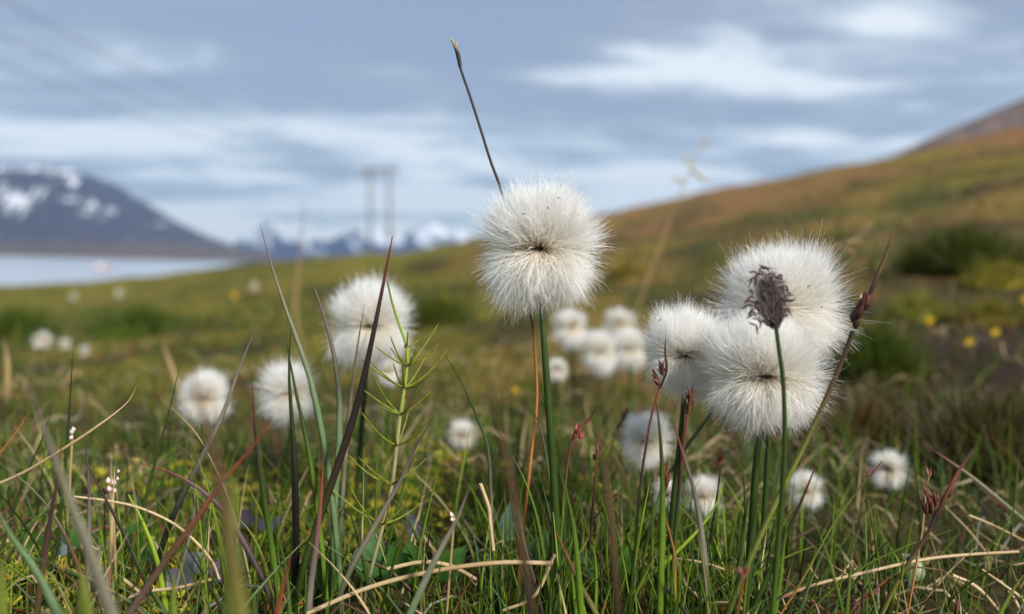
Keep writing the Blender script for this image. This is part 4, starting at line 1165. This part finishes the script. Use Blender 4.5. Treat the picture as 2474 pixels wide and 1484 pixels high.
GRN, PUR, SIL_ = (58, 92, 34), (96, 92, 106), (120, 128, 130)
WIL = [('dwarf willow with a silvery upturned leaf at bottom left', 420, 1462, [(0, .004, .0085, .0036, .5, SIL_), (.006, .001, .008, .0033, 2.4, PUR), (-.006, .003, .007, .003, 1.8, GRN)]),
       ('dwarf willow with round green leaf at lower left', 305, 1400, [(0, .003, .008, .0042, 1.4, GRN), (.006, .002, .007, .003, .7, (70, 104, 40))]),
       ('dwarf willow with violet leaves left of the straw stalk', 630, 1345, [(0, .006, .008, .003, .2, PUR), (-.004, .003, .007, .003, 1.9, (88, 80, 92)), (.004, .002, .006, .003, 1.2, GRN)]),
       ('dwarf willow with broad green leaves under the horsetail', 890, 1470, [(0, .004, .013, .0048, 1.4, (60, 98, 40)), (.010, .002, .012, .0045, 1.8, (54, 90, 36)), (-.007, .001, .010, .004, 2.2, (64, 100, 44))]),
       ('dwarf willow with dark violet curled leaves right of the horsetail foot', 960, 1400, [(0, .004, .008, .0028, 2.6, (78, 72, 88)), (.006, .007, .009, .0022, 1.9, (90, 84, 96)), (.002, .000, .007, .003, .4, (70, 66, 80))]),
       ('dwarf willow with green leaves at bottom centre', 1060, 1475, [(0, .004, .011, .004, 1.0, (62, 102, 40)), (-.007, .003, .010, .004, 1.7, (56, 92, 36))]),
       ('dwarf willow with teal leaf left of the tall stem foot', 1235, 1400, [(0, .006, .012, .004, 1.6, (74, 100, 84)), (.005, .002, .009, .0035, .9, (66, 96, 60))]),
       ('dwarf willow with grey-green leaves at far lower left', 150, 1390, [(0, .004, .007, .003, .3, (112, 120, 118)), (-.005, .003, .007, .003, 2.0, GRN), (.005, .005, .006, .0028, 1.2, (62, 96, 36))]),
       ('dwarf willow with small leaves at the bottom left corner', 60, 1470, [(0, .003, .008, .0034, 1.0, GRN), (-.006, .002, .007, .003, 2.0, (104, 108, 104))]),
       ('dwarf willow with violet leaf at bottom left of the silvery leaf', 540, 1470, [(0, .003, .008, .0034, 1.3, (100, 92, 108)), (.006, .004, .008, .003, 1.9, GRN)]),
       ('dwarf willow with pointed green leaves right of the tall stem foot', 1480, 1470, [(0, .004, .010, .0026, 1.3, (70, 112, 40)), (-.005, .003, .009, .0024, 1.9, (76, 118, 44))]),
       ('dwarf willow in the grass at bottom right', 2180, 1460, [(0, .003, .008, .003, .9, (84, 104, 54)), (.006, .003, .008, .003, 2.2, (110, 116, 108))])]
for i, (lab, x, y, lv) in enumerate(WIL):
    willow(lab, x, y, lv, i)

# broad blurred leaves in the lower left corner
for lab, px, wd, d in [('broad blurred green leaf at the bottom left, right of the corner', [(195, 1372), (200, 1420), (203, 1484), (205, 1560)], 110, .125),
                       ('broad blurred green leaf in the bottom left corner', [(4, 1345), (2, 1400), (0, 1484), (0, 1560)], 100, .12),
                       ('blurred green leaf blade at bottom between straw and moss', [(420, 1380), (418, 1430), (420, 1500)], 46, .14)]:
    stalk('broad_leaf', px, d, wd, c_('olive', 'green', 'green'), lab, 'leaf', 'broad leaves close to the lens', m=18, flat=.18, tl=.55)

# ------------------------------------------------------------------ turf, moss, litter: stuff
def turf(n, r0, r1, h0, h1, w0, w1, pal, seed, segs, k, az=0.82, lean=0.5, power=1.0, dens=None):
    q_ = np.random.default_rng(seed)
    r = np.exp(q_.uniform(math.log(r0), math.log(r1), n)) if power == 0 else r0 + (r1 - r0) * q_.random(n) ** power
    a = q_.uniform(-az, az, n) if np.ndim(az) == 0 else q_.uniform(az[0], az[1], n)
    x, y = r * np.sin(a), r * np.cos(a)
    # tussocks: blades gather where the patch noise is high
    keep = q_.random(n) < 0.25 + 0.9 * sm(fbm(x / 0.03, y / 0.03, seed + 3, 2), .35, .65)
    x, y, r = x[keep], y[keep], r[keep]; n = len(x)
    b = np.stack([x, y, gz(x, y) - .003], -1)
    h = (h0 + (h1 - h0) * q_.random(n) ** 1.8)
    la = q_.uniform(0, 2 * math.pi, n); lm = np.abs(q_.normal(size=n)) * lean
    ld = np.stack([np.cos(la), np.sin(la), np.zeros(n)], -1) * lm[:, None]
    t = np.linspace(0, 1, segs + 1)[None, :, None]
    p_ = b[:, None] + np.array([0, 0, 1.0]) * t * h[:, None, None] * (1 - .18 * np.minimum(lm, 1.5)[:, None, None] * t) + ld[:, None] * (t ** 1.7) * h[:, None, None]
    cs = np.array([pal[i][0] for i in range(len(pal))]); ct = np.array([pal[i][1] for i in range(len(pal))])
    wts = np.array([pal[i][2] for i in range(len(pal))], float); wts /= wts.sum()
    ci = q_.choice(len(pal), n, p=wts)
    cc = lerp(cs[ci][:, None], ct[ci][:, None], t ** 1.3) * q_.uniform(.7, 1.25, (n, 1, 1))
    rad = q_.uniform(w0, w1, (n, 1)) * (1 - .9 * t[..., 0] ** 1.6)
    return strands(p_, rad, cc, k, .5, seed=seed)


PALN = [(C['green'] * .8, C['lime'] * .9, 4), (C['dkgreen'] * .8, C['green'], 6), (C['midgreen'], C['bluegreen'], 2), (C['olive'], C['straw'], .6), (C['brown'], C['tan'], .6),
        (C['midgreen'], C['red'], .5), (C['dkgreen'], C['dkpurple'], .8), (C['straw'], C['straw'], .8)]
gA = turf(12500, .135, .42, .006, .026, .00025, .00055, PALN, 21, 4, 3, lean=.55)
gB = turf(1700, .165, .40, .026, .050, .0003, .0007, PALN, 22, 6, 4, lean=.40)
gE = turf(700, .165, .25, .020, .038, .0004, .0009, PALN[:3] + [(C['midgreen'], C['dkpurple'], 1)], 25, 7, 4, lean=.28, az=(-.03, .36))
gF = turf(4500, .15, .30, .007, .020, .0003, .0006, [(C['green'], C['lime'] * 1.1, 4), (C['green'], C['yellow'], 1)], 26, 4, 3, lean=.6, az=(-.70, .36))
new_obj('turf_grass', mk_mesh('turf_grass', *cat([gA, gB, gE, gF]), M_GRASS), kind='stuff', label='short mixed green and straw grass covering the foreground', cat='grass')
PALM = [(lin((60, 76, 18)), lin((104, 120, 30)), 6), (lin((42, 56, 14)), lin((80, 104, 26)), 5), (C['brown'] * .7, lin((112, 84, 52)), 2.0), (C['straw'] * .5, C['straw'] * .7, .4), (lin((84, 78, 28)), lin((120, 110, 42)), 2)]
gC = turf(9500, .40, 1.3, .008, .030, .0006, .0014, PALM, 23, 4, 3, az=.88, lean=.8, power=0)
gD = turf(7000, 1.2, 9.0, .012, .045, .002, .005, PALM, 24, 3, 3, az=.88, lean=.8, power=0)
new_obj('meadow_grass', mk_mesh('meadow_grass', *cat([gC, gD]), M_GRASS), kind='stuff', label='blurred olive grass of the meadow behind the cottongrass', cat='grass')

# moss stars on the ground, mostly at lower left
def moss(n, seed):
    q_ = np.random.default_rng(seed)
    r = .15 + .24 * q_.random(n) ** 1.6; a = q_.uniform(-.70, .45, n)
    x, y = r * np.sin(a), r * np.cos(a)
    nzz = fbm(x / .05, y / .05, 77, 2)
    keep = nzz + (-.30 * (a + .1)) - 1.2 * np.maximum(r - .22, 0) > .50
    x, y = x[keep], y[keep]; n = len(x)
    b = np.stack([x, y, gz(x, y) - .002], -1)
    k_ = 8
    an = (np.arange(k_)[None] * 2 * math.pi / k_ + q_.uniform(0, 6, (n, 1)))
    el = q_.uniform(.25, 1.2, (n, k_))
    dr = np.stack([np.cos(an) * np.cos(el), np.sin(an) * np.cos(el), np.sin(el)], -1)
    hgt = q_.uniform(.003, .0115, (n, 1, 1)); 
    st = b[:, None] + np.array([0, 0, 1.0]) * hgt
    ln_ = q_.uniform(.0016, .0034, (n, 1, 1))
    t = np.linspace(0, 1, 3)
    pp = np.stack([st + dr * ln_ * tt + np.array([0, 0, 1.]) * ln_ * .25 * tt for tt in t], 2).reshape(n * k_, 3, 3)
    pal = np.array([lin((206, 194, 74)), lin((176, 174, 62)), lin((128, 146, 44)), lin((186, 158, 70)), lin((104, 128, 40))])
    ci = q_.integers(0, 5, n)
    cc = np.repeat(np.repeat(pal[ci][:, None], k_, 1).reshape(n * k_, 1, 3), 3, 1) * np.array([.7, .95, 1.15])[None, :, None]
    rad = np.broadcast_to(np.array([.0003, .00042, .00004])[None], (n * k_, 3))
    return strands(pp, rad, cc, 3, .5, seed=seed)


new_obj('moss_carpet', mk_mesh('moss_carpet', *moss(5000, 31), M_MOSS), kind='stuff', label='yellow-green feathery moss carpet between the grass stems', cat='moss')


def litter(n, seed):
    q_ = np.random.default_rng(seed)
    r = .15 + .75 * q_.random(n) ** 1.4; a = q_.uniform(-.70, .70, n)
    x, y = r * np.sin(a), r * np.cos(a)
    an = q_.uniform(0, 2 * math.pi, n); ln_ = q_.uniform(.012, .05, n)
    t = np.linspace(-.5, .5, 7)[None]
    bx = q_.normal(size=(n, 1)) * .25
    X = x[:, None] + np.cos(an)[:, None] * ln_[:, None] * t - np.sin(an)[:, None] * ln_[:, None] * bx * t ** 2 * 2
    Y = y[:, None] + np.sin(an)[:, None] * ln_[:, None] * t + np.cos(an)[:, None] * ln_[:, None] * bx * t ** 2 * 2
    Z = gz(X, Y) + q_.uniform(.0, .012, (n, 1)) + q_.normal(size=(n, 1)) * .25 * ln_[:, None] * t + .004 * np.sin(t * 9 + an[:, None])
    pal = np.array([C['straw'], C['tan'], C['brown'], C['grey'], C['straw'] * 1.1, C['rust']])
    cc = np.repeat(pal[q_.integers(0, 6, n)][:, None], 7, 1) * q_.uniform(.7, 1.15, (n, 1, 1))
    rad = q_.uniform(.00022, .0006, (n, 1)) * np.array([.5, .9, 1, 1, 1, .9, .4])[None]
    return strands(np.stack([X, Y, Z], -1), rad, cc, 4, .6, seed=seed)


new_obj('straw_litter', mk_mesh('straw_litter', *litter(1000, 33), M_PLANT), kind='stuff', label='pale dead straw lying tangled in the moss', cat='straw litter')
